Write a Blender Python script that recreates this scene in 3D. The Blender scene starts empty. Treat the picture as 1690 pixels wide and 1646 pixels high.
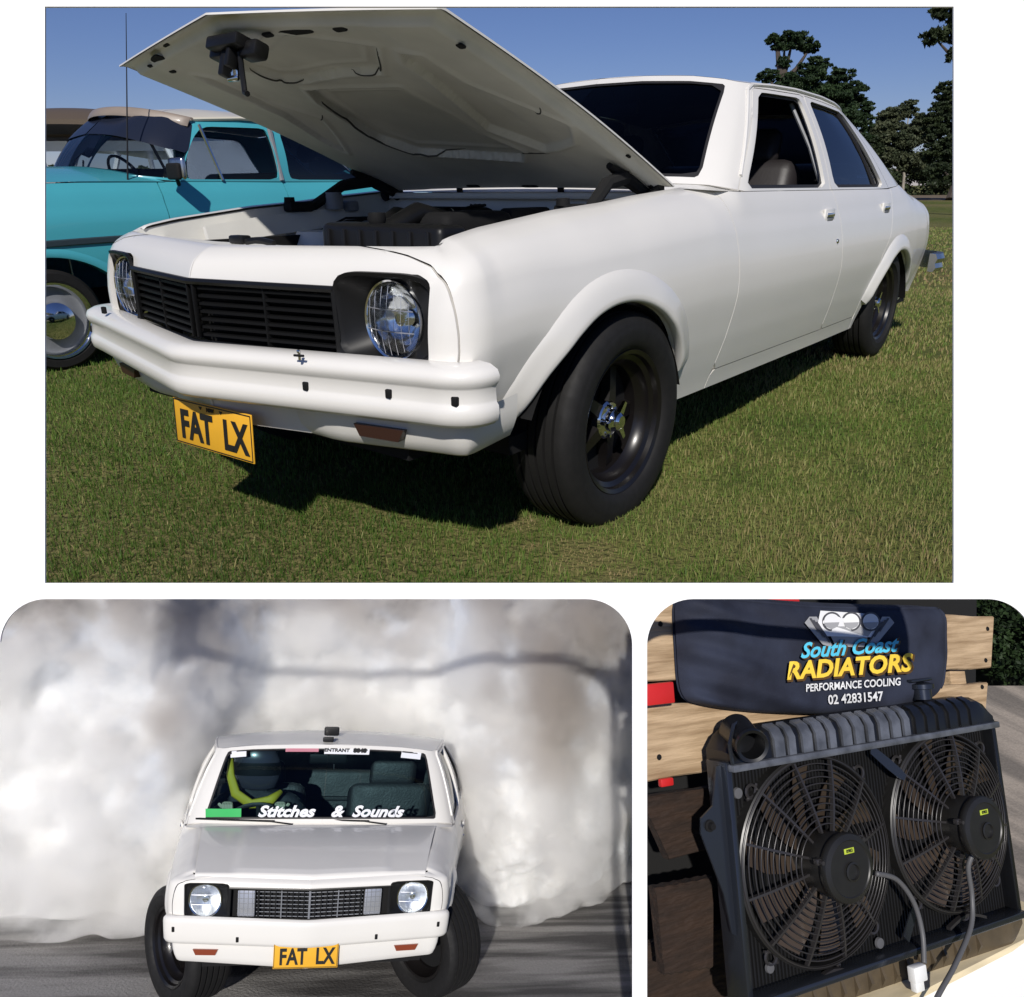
import bpy, bmesh, math, random
import numpy as np
from mathutils import Matrix, Vector
from math import pi, sin, cos, sqrt, radians

# ------------------------------------------------------------------ camera, sky, sun, exposure
SC = bpy.context.scene
RC = np.array([[0.783243, 0.621691, -0.005565], [0.218337, -0.283431, -0.933807], [-0.582117, 0.730183, -0.357733]])
CAM = np.array([1.960456, -2.008155, 0.932956])      # rows of RC: picture right, picture down, forward
FPX = 1340.0
cd = bpy.data.cameras.new("camera"); co = bpy.data.objects.new("camera", cd); SC.collection.objects.link(co)
cd.sensor_fit = 'HORIZONTAL'; cd.sensor_width = 36.0; cd.lens = FPX * 36.0 / 1690.0
cd.clip_start = 0.02; cd.clip_end = 3000
_m = Matrix.Identity(4)
for i in range(3):
    _m[i][0] = RC[0][i]; _m[i][1] = -RC[1][i]; _m[i][2] = -RC[2][i]; _m[i][3] = CAM[i]
co.matrix_world = _m
SC.camera = co
SUN_EL = radians(41.2); _sh = Vector((0.55, -0.835)).normalized()
SUN_DIR = Vector((_sh.x * cos(SUN_EL), _sh.y * cos(SUN_EL), sin(SUN_EL)))
def sst(x, a, b): t = np.clip((x - a) / (b - a), 0, 1); return t * t * (3 - 2 * t)
def gz(x, y): return .072 * sst(y, .6, 2.45) * (1 - sst(y, 3.2, 7)) * sst(x, -2.2, -1.3) * (1 - sst(x, 3, 6))   # the lawn rises a little under the tail of the car
w = bpy.data.worlds.new("World"); SC.world = w; w.use_nodes = True
_nt = w.node_tree; _bg = _nt.nodes['Background']
_sky = _nt.nodes.new('ShaderNodeTexSky'); _sky.sky_type = 'NISHITA'; _sky.sun_disc = False
_sky.sun_elevation = SUN_EL; _sky.sun_rotation = math.atan2(SUN_DIR.x, SUN_DIR.y)
_sky.air_density = 1.0; _sky.dust_density = 0.0; _sky.ozone_density = 6.0; _sky.altitude = 0
_tn = _nt.nodes.new('ShaderNodeMix'); _tn.data_type = 'RGBA'; _tn.blend_type = 'MULTIPLY'; _tn.inputs[0].default_value = 1; _tn.inputs[7].default_value = (1.02, .97, 1.26, 1); _nt.links.new(_sky.outputs[0], _tn.inputs[6]); _nt.links.new(_tn.outputs[2], _bg.inputs[0]); _bg.inputs[1].default_value = 0.05
sl = bpy.data.lights.new("sun", 'SUN'); sl.energy = 4.2; sl.angle = radians(1.1); sl.color = (1.0, 0.955, 0.89)
so = bpy.data.objects.new("sun", sl); SC.collection.objects.link(so)
so.rotation_euler = SUN_DIR.to_track_quat('Z', 'Y').to_euler(); so.location = (6, -8, 10)
SC.view_settings.view_transform = 'Standard'; SC.view_settings.look = 'None'
SC.view_settings.gamma = 1.0; SC.view_settings.exposure = 0.0
try: SC.view_settings.use_curve_mapping = False
except Exception: pass
SC.render.engine = 'CYCLES'
SC.cycles.use_denoising = True
SC.cycles.max_bounces = 14; SC.cycles.volume_bounces = 10; VDENS = 46.0; SC.cycles.transparent_max_bounces = 12
rnd = random.Random(7); nrs = np.random.RandomState(7)

# ------------------------------------------------------------------ helpers
def cray(px, py, d):
    """world point on the line of sight of photo pixel (px,py), d metres along the view axis"""
    c = np.array([(px - 845) / FPX * d, (py - 823) / FPX * d, d]); return CAM + RC.T @ c
def c2w(p): return CAM + RC.T @ np.asarray(p, float)      # camera aligned axes (right, down, forward) -> world
WARP = None
class G:
    def __init__(s): s.v = []; s.f = []
    def add(s, v, f, M=None):
        b = len(s.v)
        if M is not None: v = [tuple(M @ Vector(p)) for p in v]
        s.v += [tuple(p[:3]) for p in v]; s.f += [tuple(i + b for i in q) for q in f]; return s
    def box(s, c, d, M=None):
        x, y, z = c; a, b, e = d[0] / 2, d[1] / 2, d[2] / 2
        v = [(x + i * a, y + j * b, z + k * e) for i in (-1, 1) for j in (-1, 1) for k in (-1, 1)]
        return s.add(v, [(0, 1, 3, 2), (4, 6, 7, 5), (0, 4, 5, 1), (2, 3, 7, 6), (0, 2, 6, 4), (1, 5, 7, 3)], M)
    def rbox(s, c, d, r=0.01, M=None, seg=2):
        bm = bmesh.new(); bmesh.ops.create_cube(bm, size=1)
        bmesh.ops.scale(bm, vec=d, verts=bm.verts)
        bmesh.ops.bevel(bm, geom=list(bm.edges), offset=min(r, min(d) * .49), segments=seg, affect='EDGES', profile=.5)
        bm.verts.index_update()
        v = [(p.co.x + c[0], p.co.y + c[1], p.co.z + c[2]) for p in bm.verts]
        f = [tuple(q.index for q in fc.verts) for fc in bm.faces]; bm.free(); return s.add(v, f, M)
    def tube(s, path, r, n=8, closed=False, caps=True, M=None):
        P = [Vector(p) for p in path]; m = len(P); R = r if hasattr(r, '__len__') else [r] * m
        T = []
        for i in range(m):
            a = P[(i + 1) % m] if (closed or i < m - 1) else P[i]; b = P[i - 1] if (closed or i > 0) else P[i]
            t = (a - b); T.append(t.normalized() if t.length > 1e-9 else Vector((0, 0, 1)))
        up = Vector((0, 0, 1)) if abs(T[0].z) < .9 else Vector((1, 0, 0))
        nrm = T[0].cross(up).normalized(); v = []
        for i in range(m):
            nrm = (nrm - T[i] * nrm.dot(T[i])); nrm = nrm.normalized() if nrm.length > 1e-6 else T[i].orthogonal().normalized()
            bi = T[i].cross(nrm)
            for k in range(n):
                a = 2 * pi * k / n; v.append(tuple(P[i] + (nrm * cos(a) + bi * sin(a)) * R[i]))
        f = []; e = m if closed else m - 1
        for i in range(e):
            j = (i + 1) % m
            for k in range(n):
                l = (k + 1) % n; f.append((i * n + k, i * n + l, j * n + l, j * n + k))
        if caps and not closed: f += [tuple(range(n))[::-1], tuple((m - 1) * n + k for k in range(n))]
        return s.add(v, f, M)
    def lathe(s, prof, n=32, M=None, a0=0, a1=2 * pi):
        """profile (radius, height) turned round local z"""
        full = abs(a1 - a0 - 2 * pi) < 1e-6; k = n if full else n + 1; v = []; f = []; m = len(prof)
        for i in range(k):
            a = a0 + (a1 - a0) * i / n
            for r, h in prof: v.append((r * cos(a), r * sin(a), h))
        for i in range(n):
            j = (i + 1) % k if full else i + 1
            for q in range(m - 1): f.append((i * m + q, j * m + q, j * m + q + 1, i * m + q + 1))
        return s.add(v, f, M)
    def grid(s, fn, nu, nv, M=None, flip=False):
        v = [fn(i / nu, j / nv) for i in range(nu + 1) for j in range(nv + 1)]; f = []
        for i in range(nu):
            for j in range(nv):
                q = (i * (nv + 1) + j, (i + 1) * (nv + 1) + j, (i + 1) * (nv + 1) + j + 1, i * (nv + 1) + j + 1)
                f.append(q[::-1] if flip else q)
        return s.add(v, f, M)
    def loft(s, rings, closed=True, caps=True, M=None):
        n = len(rings[0]); v = [p for r in rings for p in r]; f = []
        for i in range(len(rings) - 1):
            for k in range(n if closed else n - 1):
                l = (k + 1) % n; f.append((i * n + k, i * n + l, (i + 1) * n + l, (i + 1) * n + k))
        if caps and closed: f += [tuple(range(n))[::-1], tuple((len(rings) - 1) * n + k for k in range(n))]
        return s.add(v, f, M)
    def prism(s, pts, a, b, M=None):
        """pts: 2D outline (x,y) extruded from z=a to z=b"""
        n = len(pts); v = [(p[0], p[1], a) for p in pts] + [(p[0], p[1], b) for p in pts]
        f = [tuple(range(n))[::-1], tuple(range(n, 2 * n))] + [(k, (k + 1) % n, n + (k + 1) % n, n + k) for k in range(n)]
        return s.add(v, f, M)
    def mirror(s):
        m = G(); m.v = [(-x, y, z) for x, y, z in s.v]; m.f = [q[::-1] for q in s.f]; return m
def build(name, g, mat, parent=None, ang=38, label=None, kind=None, recalc=True):
    me = bpy.data.meshes.new(name); V = g.v
    if WARP is not None: V = WARP(np.array(V, float)).tolist()
    me.from_pydata(V, [], [q for q in g.f if len(set(q)) > 2]); 
    if recalc:
        bm = bmesh.new(); bm.from_mesh(me); bmesh.ops.remove_doubles(bm, verts=bm.verts, dist=1e-5)
        bmesh.ops.recalc_face_normals(bm, faces=bm.faces); bm.to_mesh(me); bm.free()
    me.validate(); me.shade_smooth()
    if ang < 179: me.set_sharp_from_angle(angle=radians(ang))
    me.materials.append(mat)
    o = bpy.data.objects.new(name, me); SC.collection.objects.link(o)
    if parent is not None: o.parent = parent
    if label: o['label'] = label
    if kind: o['kind'] = kind
    return o
def thing(name, label, cat, M=None, group=None, loc=(0, 0, 0)):
    o = bpy.data.objects.new(name, None); SC.collection.objects.link(o); o.empty_display_size = .1
    o['label'] = label; o['category'] = cat
    if group: o['group'] = group
    if M is not None: o.matrix_world = M
    else: o.location = loc
    return o
def tag(o, label, cat, group=None):
    o['label'] = label; o['category'] = cat
    if group: o['group'] = group
    return o
def copy_tree(o, parent=None):
    c = o.copy(); SC.collection.objects.link(c); c.parent = parent
    if parent is not None: c.matrix_parent_inverse = o.matrix_parent_inverse
    for ch in list(o.children): copy_tree(ch, c)
    return c
_font = {}
def text_geo(txt, size, bold=0.0, depth=0.002, shear=0.0, align='CENTER', sx=1.0, sp=1.0):
    cu = bpy.data.curves.new('txt', 'FONT'); cu.body = txt; cu.size = size; cu.extrude = depth / 2; cu.offset = bold
    cu.align_x = align; cu.align_y = 'CENTER'; cu.resolution_u = 3; cu.shear = shear; cu.space_character = sp
    ob = bpy.data.objects.new('txt', cu); SC.collection.objects.link(ob)
    dg = bpy.context.evaluated_depsgraph_get(); me = bpy.data.meshes.new_from_object(ob.evaluated_get(dg))
    g = G(); g.v = [(v.co.x * sx, v.co.y, v.co.z) for v in me.vertices]; g.f = [tuple(p.vertices) for p in me.polygons]
    bpy.data.objects.remove(ob); bpy.data.meshes.remove(me); bpy.data.curves.remove(cu); return g
def tri(g):
    """split every face so that text can bend with a surface"""
    return g

# ------------------------------------------------------------------ materials
def mat(name, col, rough=.5, metal=0, coat=0, bump=0, bscale=40, var=0, vscale=6, spec=.5, coat_rough=.1, trans=0, alpha=1, detail=4, col2=None, stretch=None, sss=0, ssr=.01, obj=True):
    m = bpy.data.materials.new(name); m.use_nodes = True; nt = m.node_tree; b = nt.nodes['Principled BSDF']
    b.inputs['Base Color'].default_value = (*col, 1); b.inputs['Roughness'].default_value = rough
    b.inputs['Metallic'].default_value = metal; b.inputs['Coat Weight'].default_value = coat
    b.inputs['Coat Roughness'].default_value = coat_rough; b.inputs['Specular IOR Level'].default_value = spec
    b.inputs['Transmission Weight'].default_value = trans; b.inputs['Alpha'].default_value = alpha
    if sss: b.inputs['Subsurface Weight'].default_value = sss; b.inputs['Subsurface Radius'].default_value = (1, 1, 1); b.inputs['Subsurface Scale'].default_value = ssr
    tc = nt.nodes.new('ShaderNodeTexCoord'); vec = tc.outputs['Object' if obj else 'Generated']
    if stretch:
        mp = nt.nodes.new('ShaderNodeMapping'); mp.inputs['Scale'].default_value = stretch
        nt.links.new(vec, mp.inputs[0]); vec = mp.outputs[0]
    if var:
        n = nt.nodes.new('ShaderNodeTexNoise'); n.inputs['Scale'].default_value = vscale; n.inputs['Detail'].default_value = detail
        nt.links.new(vec, n.inputs['Vector'])
        mx = nt.nodes.new('ShaderNodeMix'); mx.data_type = 'RGBA'
        c2 = col2 or tuple(c * (1 - var) for c in col)
        mx.inputs[6].default_value = (*col, 1); mx.inputs[7].default_value = (*c2, 1)
        mr = nt.nodes.new('ShaderNodeMapRange'); mr.inputs[1].default_value = .35; mr.inputs[2].default_value = .65
        nt.links.new(n.outputs[0], mr.inputs[0]); nt.links.new(mr.outputs[0], mx.inputs[0]); nt.links.new(mx.outputs[2], b.inputs['Base Color'])
        r2 = nt.nodes.new('ShaderNodeMapRange'); r2.inputs[3].default_value = rough * .85; r2.inputs[4].default_value = min(1, rough * 1.2)
        nt.links.new(n.outputs[0], r2.inputs[0]); nt.links.new(r2.outputs[0], b.inputs['Roughness'])
    if bump:
        n = nt.nodes.new('ShaderNodeTexNoise'); n.inputs['Scale'].default_value = bscale; n.inputs['Detail'].default_value = detail
        nt.links.new(vec, n.inputs['Vector'])
        bp = nt.nodes.new('ShaderNodeBump'); bp.inputs['Strength'].default_value = bump; bp.inputs['Distance'].default_value = .3 / bscale
        nt.links.new(n.outputs[0], bp.inputs['Height']); nt.links.new(bp.outputs[0], b.inputs['Normal'])
    return m
def glass(name, tint, refl=1.0, rough=.01, ior=1.5):
    m = bpy.data.materials.new(name); m.use_nodes = True; nt = m.node_tree; nt.nodes.clear()
    o = nt.nodes.new('ShaderNodeOutputMaterial'); mx = nt.nodes.new('ShaderNodeMixShader'); t = nt.nodes.new('ShaderNodeBsdfTransparent')
    g = nt.nodes.new('ShaderNodeBsdfGlossy'); g.inputs['Roughness'].default_value = rough; g.inputs['Color'].default_value = (refl, refl, refl, 1)
    t.inputs[0].default_value = (*tint, 1); fr = nt.nodes.new('ShaderNodeFresnel'); fr.inputs[0].default_value = ior
    nt.links.new(fr.outputs[0], mx.inputs[0]); nt.links.new(t.outputs[0], mx.inputs[1]); nt.links.new(g.outputs[0], mx.inputs[2]); nt.links.new(mx.outputs[0], o.inputs[0])
    return m
M = {}
M['paint'] = mat('white_paint', (.76, .74, .70), .36, coat=.6, coat_rough=.07, var=.03, vscale=3, spec=.45)
M['bay'] = mat('bay_white_paint', (.72, .71, .67), .45, coat=.2, var=.06, vscale=8)
M['under'] = mat('bonnet_underside_paint', (.70, .69, .63), .55, var=.14, vscale=5, bump=.05, bscale=60)
M['black'] = mat('black_satin_plastic', (.006, .006, .0065), .42, spec=.35)
M['matt'] = mat('black_matt', (.006, .006, .0065), .8, spec=.3, bump=.1, bscale=90)
M['grey'] = mat('grey_metal', (.22, .23, .25), .5, var=.2, vscale=14)
M['rubber'] = mat('tyre_rubber', (.011, .0105, .0105), .68, spec=.35, bump=.12, bscale=160, var=.3, vscale=30)
M['tread'] = M['rubber']
M['rim'] = mat('black_gloss_rim', (.007, .006, .006), .3, coat=.2, spec=.4)
M['slat'] = mat('grille_black', (.0022, .0022, .0025), .6, spec=.25)
M['seam'] = mat('crease_shadow', (.05, .048, .043), .7)
M['chrome'] = mat('chrome', (.82, .83, .84), .09, metal=1)
M['dullchrome'] = mat('worn_chrome', (.6, .6, .6), .25, metal=1)
M['reflector'] = mat('lamp_reflector', (.93, .94, .95), .13, metal=1, bump=.5, bscale=26, detail=1)
M['reflector2'] = mat('small_lamp_reflector', (.80, .82, .86), .28, metal=.9)
M['lens'] = glass('lamp_glass', (.93, .95, .95), .9, .04, 1.45)
M['ws'] = glass('windscreen_glass', (.46, .50, .56), .55, .012, 1.33)
M['wsclear'] = glass('green_windscreen_glass', (.52, .70, .74), .7, .02, 1.42)
M['rearclear'] = glass('clear_rear_glass', (.80, .86, .86), .8, .01, 1.4)
M['tint'] = glass('tinted_side_glass', (.22, .26, .32), 1.0, .01, 1.6)
M['seal'] = mat('window_rubber', (.014, .013, .014), .6)
M['trim'] = mat('dark_vinyl_trim', (.022, .020, .022), .55, bump=.15, bscale=120)
M['seatm'] = mat('seat_vinyl', (.020, .017, .018), .5, bump=.12, bscale=80, var=.2, vscale=10)
M['plate'] = mat('yellow_plate', (.80, .42, .03), .42, var=.06, vscale=20)
M['plateink'] = mat('plate_black_ink', (.012, .012, .012), .5)
M['ambershade'] = mat('shaded_amber_lens', (.035, .014, .009), .4)  # amber lens with the shade under the bumper put into its colour
M['amber'] = mat('amber_lens', (.22, .045, .02), .22, coat=.5)
M['redlens'] = mat('red_lens', (.35, .01, .01), .2, coat=.5)
M['hole'] = mat('hole_black', (.004, .004, .004), .9)
M['silver'] = mat('clear_lamp_facets', (.55, .56, .60), .32, metal=.7)

# ------------------------------------------------------------------ sedan builder (car frame: x to its left, y to its tail, z up)
def itp(x, xs, ys): return float(np.interp(x, xs, ys))
def Xmax(y): return itp(y, [-.62, -.3, .1, .7, 1.7, 2.5, 3.0, 3.3, 3.6], [.798, .806, .812, .816, .820, .815, .80, .782, .74])
def ztop(y): return itp(y, [-.70, -.5, -.2, .02, .2, .5, .72, 2.5, 2.85, 3.2, 3.5, 3.7], [.812, .846, .878, .892, .909, .930, .915, .915, .935, .905, .865, .84])
def zbot(y): return itp(y, [-.9, -.45, -.3, .3, .45, 2.2, 3.0, 3.3, 3.7], [.36, .375, .30, .27, .268, .27, .28, .33, .36])
WT = ([0, .80, .84, .88, .91, .94, .965, .985, 1], [0, 0, .03, .10, .21, .38, .58, .80, 1])
BT = ([0, .05, .15, .28, .42, .5, .6, .7, .8, .88, 1], [-.075, -.067, -.048, -.026, -.008, 0, 0, -.007, -.020, -.034, -.042])
def body_half():
    O = []; E = []; Nn = []; kind = []
    for i in range(25):
        x = .70 * i / 24; O.append((x, -.868 + .21 * x)); kind.append(0)
        e = i / 24; ex = .655 * e ** .96; E.append((ex, -.775 + .115 * (ex / .655) if ex < .6 else -.775 + .115 * ex / .655 + .02 * ((ex - .6) / .055)))
    ys = -.61; xs = Xmax(ys); y0 = -.868 + .147
    for i in range(1, 11):
        a = pi / 2 * i / 10; O.append((.70 + (xs - .70) * sin(a), ys - (ys - y0) * cos(a))); kind.append(1)
        E.append((.655, -.640 + .04 * i / 10))
    y = ys
    while y < 3.36:
        y += .03; O.append((Xmax(y), y)); kind.append(2)
        ex = itp(y, [-.6, .5, .72, 2.5, 2.75, 2.95, 3.10, 3.4], [.655, .655, .747, .747, .728, .685, .625, .62]); E.append((ex, y))
    yr = y; xr = Xmax(y)
    for i in range(1, 9):
        a = pi / 2 * i / 8; O.append((xr - .13 + .13 * cos(a), yr + .17 * sin(a))); kind.append(3); E.append((.62 - .03 * i / 8, yr + .06 * i / 8))
    xe = xr - .13
    for i in range(1, 13):
        O.append((xe * (1 - i / 12), yr + .17 + .03 * sin(pi / 2 * i / 12))); kind.append(4); E.append((.59 * (1 - i / 12), yr + .06 + .02 * i / 12))
    O = np.array(O); E = np.array(E); n = len(O); T = np.gradient(O, axis=0); N = np.c_[-T[:, 1], T[:, 0]]
    N /= np.linalg.norm(N, axis=1)[:, None]; N[:, ] = N
    t = np.r_[np.linspace(0, .72, 22), np.linspace(.75, 1, 15)[0:]]
    V = []
    for i in range(n):
        yy = O[i, 1]; zt = ztop(max(yy, -.70)) if kind[i] > 0 else .805 + .007 * (O[i, 0] / .7); zb = zbot(yy)
        if kind[i] == 0: zt = .800 + .012 * (O[i, 0] / .7); zb = .345 + .015 * O[i, 0]
        sc = {0: .5, 1: .75, 2: 1, 3: .8, 4: .5}[kind[i]]
        for tt in t:
            b = np.interp(tt, *BT) * sc; wv = np.interp(tt, *WT); fr_ = float(np.clip(1 - (yy + .62) / .45, 0, 1)) if kind[i] > 0 else 1.0
            if kind[i] < 3: wv = wv * (1 - fr_) + fr_ * np.interp(tt, [0, .84, .88, .92, .955, .98, 1], [0, 0, .04, .16, .40, .68, 1])
            p = O[i] * (1 - wv) + E[i] * wv + N[i] * (-b) * (1 - wv)
            V.append((p[0], p[1], zb + tt * (zt - zb), i, tt))
    m = len(t); F = [(i * m + j, i * m + j + 1, (i + 1) * m + j + 1, (i + 1) * m + j) for i in range(n - 1) for j in range(m - 1)]
    return np.array(V), F
def clip(V, F, sd):
    """keep the part of the mesh where sd > 0, cutting faces exactly"""
    s = sd(V); s = np.where(np.abs(s) < 1e-7, 1e-7, s); V2 = [tuple(v) for v in V]; cut = {}; F2 = []
    for f in F:
        ss = [s[i] for i in f]
        if min(ss) > 0: F2.append(f); continue
        if max(ss) < 0: continue
        q = []
        for k in range(len(f)):
            i, j = f[k], f[(k + 1) % len(f)]
            if s[i] > 0: q.append(i)
            if (s[i] > 0) != (s[j] > 0):
                e = (min(i, j), max(i, j))
                if e not in cut:
                    t = s[e[0]] / (s[e[0]] - s[e[1]]); cut[e] = len(V2); V2.append(tuple(V[e[0]] + (V[e[1]] - V[e[0]]) * t))
                q.append(cut[e])
        if len(q) > 2: F2.append(tuple(q))
    V2 = np.array(V2); used = sorted({i for f in F2 for i in f}); mp = {a: b for b, a in enumerate(used)}
    return V2[used], [tuple(mp[i] for i in f) for f in F2]
def flange(V, F, off, skip=None):
    """return edge turned inwards along every open border"""
    cnt = {}
    for f in F:
        for k in range(len(f)):
            i, j = f[k], f[(k + 1) % len(f)]; cnt.setdefault((min(i, j), max(i, j)), []).append((i, j))
    V2 = [tuple(v[:3]) for v in V]; new = {}; F2 = list(F)
    for e, l in cnt.items():
        if len(l) != 1: continue
        i, j = l[0]
        if skip is not None and skip(V[i]) and skip(V[j]): continue
        for a in (i, j):
            if a not in new: new[a] = len(V2); V2.append(tuple(np.array(V[a][:3]) + off(V[a])))
        F2.append((j, i, new[i], new[j]))
    return V2, F2
def rrect(V, cx, cz, hx, hz, r, ax=0, rot=0):
    x = V[:, ax] - cx; z = V[:, 2] - cz
    qx = np.abs(x) - hx + r; qz = np.abs(z) - hz + r
    return np.hypot(np.maximum(qx, 0), np.maximum(qz, 0)) + np.minimum(np.maximum(qx, qz), 0) - r
def poly_sdf(V, P, ax=1, az=2, r=0.0):
    """signed distance to a convex polygon given in (V[ax],V[az]), positive inside"""
    P = np.array(P, float); c = P.mean(0); d = None; D = []
    for k in range(len(P)):
        a, b = P[k], P[(k + 1) % len(P)]; t = (b - a) / np.linalg.norm(b - a); n = np.array([-t[1], t[0]])
        if (c - a) @ n < 0: n = -n
        D.append((V[:, ax] - a[0]) * n[0] + (V[:, az] - a[1]) * n[1] - r)
    D = np.array(D)
    if r <= 0: return D.min(0)
    neg = np.minimum(D, 0); corner = np.sqrt((neg ** 2).sum(0)); return np.where(D.min(0) >= 0, D.min(0), -corner) + r
ARCHF = (-.08, .21, .436); ARCHR = (2.635, .22, .405)
def s1(z): return .60 + .055 * np.sin(np.clip((z - .27) / .64, 0, 1) * pi * .8 + .2) + .0   # front door leading edge
def s2(z): return 1.665 + .045 * np.sin(np.clip((.95 - z) / .68, 0, 1) * pi * .62)
def s3(z): return np.interp(z, [.27, .40, .62, .70, .93], [2.20, 2.19, 2.33, 2.44, 2.56])
def xbody(y, z):
    zt, zb = ztop(y), zbot(y); t = (z - zb) / (zt - zb); return Xmax(y) + itp(t, *BT)

def wheel(name, parent, cx, cy, cz, side, R=.305, W=.205, steer=0.0, lab=None):
    """a wheel: tyre, rim, spokes, hub cap; side=+1 outer face towards +x"""
    e = bpy.data.objects.new(name, None); SC.collection.objects.link(e); e.parent = parent; e.location = (0, 0, 0); e.empty_display_size = .1
    if lab: e['label'] = lab
    B = Matrix.Translation((cx, cy, cz)) @ Matrix.Rotation(steer, 4, 'Z') @ Matrix.Rotation(pi / 2 * side, 4, 'Y')   # local z -> outward
    h = W / 2; ri = R * .655
    g = G(); pr = [(ri, -h * .80), (ri + .012, -h * .93), (R - .055, -h * 1.04), (R - .022, -h * .985), (R - .006, -h * .86), (R, -h * .74)]
    gr = [-.56, -.28, 0, .28, .56]
    for q in gr: pr += [(R + .001, h * (q - .045)), (R - .009, h * (q - .032)), (R - .009, h * (q + .032)), (R + .001, h * (q + .045))]
    pr += [(R, h * .74), (R - .006, h * .86), (R - .022, h * .985), (R - .034, h * 1.02), (R - .040, h * 1.03), (R - .043, h * 1.045), (R - .055, h * 1.04), (R - .075, h * 1.045), (ri + .018, h * .98), (ri + .010, h * .92), (ri, h * .80)]
    g.lathe(pr, 88, B)
    build('tyre', g, M['rubber'], e, 30)
    g = G(); pr = [(ri + .006, -h * .82), (ri - .012, -h * .80), (ri - .02, -h * .5), (ri - .045, -h * .3), (ri - .045, h * .25), (ri - .03, h * .40), (ri - .026, h * .62), (ri - .012, h * .70), (ri - .008, h * .84), (ri + .004, h * .90), (ri + .008, h * .86)]
    g.lathe(pr, 64, B); rm = build('rim', g, M['rim'], e, 35)
    g = G(); g.lathe([(0, h * -.1), (ri - .04, h * -.1), (ri - .04, -h * .16), (0, -h * .16)], 40, B); build('brake_drum', g, M['matt'], rm)
    for k in range(5):
        a = 2 * pi * k / 5 + .3; mm = B @ Matrix.Rotation(a, 4, 'Z'); g = G()
        secs = []
        for r, wd, zz, th in ((.035, .030, h * .34, .03), (.07, .026, h * .30, .028), (.11, .024, h * .22, .026), (ri - .05, .027, h * .12, .028), (ri - .036, .035, h * .08, .03)):
            secs.append([(r, -wd, zz - th), (r, -wd * .7, zz), (r, wd * .7, zz), (r, wd, zz - th)])
        g.loft(secs, M=mm); build('spoke', g, M['rim'], e, 30)
    g = G(); g.lathe([(0, h * .78), (.018, h * .77), (.026, h * .70), (.030, h * .55), (.033, h * .52), (.034, h * .40), (.052, h * .36), (.058, h * .30), (.058, h * .1)], 36, B)
    for k in range(3):   # knock-off ears
        mm = B @ Matrix.Rotation(2 * pi * k / 3 + .5, 4, 'Z'); g.loft([[(.020, -.011, h * .50), (.020, -.011, h * .68), (.020, .011, h * .68), (.020, .011, h * .50)], [(.062, -.006, h * .62), (.062, -.006, h * .70), (.062, .006, h * .70), (.062, .006, h * .62)]], M=mm)
    build('hub_cap', g, M['chrome'], e, 30)
    for k in range(5):
        a = 2 * pi * k / 5 + .3 + pi / 5; mm = B @ Matrix.Rotation(a, 4, 'Z') @ Matrix.Translation((.046, 0, h * .36)); g = G(); g.lathe([(0, .016), (.005, .015), (.007, .01), (.007, 0)], 6, mm); build('wheel_nut', g, M['chrome'], e)
    return e

def seat(parent, x, y, wd, name='seat', mt=None):
    mt = mt or M['seatm']; e = G(); e.rbox((x, y, .46), (wd, .52, .17), .06, seg=3)
    o = build(name, e, mt, parent)
    g = G(); mm = Matrix.Translation((x, y + .27, .47)) @ Matrix.Rotation(radians(-20), 4, 'X'); g.rbox((0, 0, .30), (wd * .94, .14, .60), .06, mm, 3)
    build('backrest', g, mt, o); 
    if wd < .8:
        g = G(); mm = Matrix.Translation((x, y + .27, .47)) @ Matrix.Rotation(radians(-20), 4, 'X'); g.rbox((0, .0, .66), (wd * .5, .09, .16), .04, mm, 3); build('headrest', g, mt, o)
    return o

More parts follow.
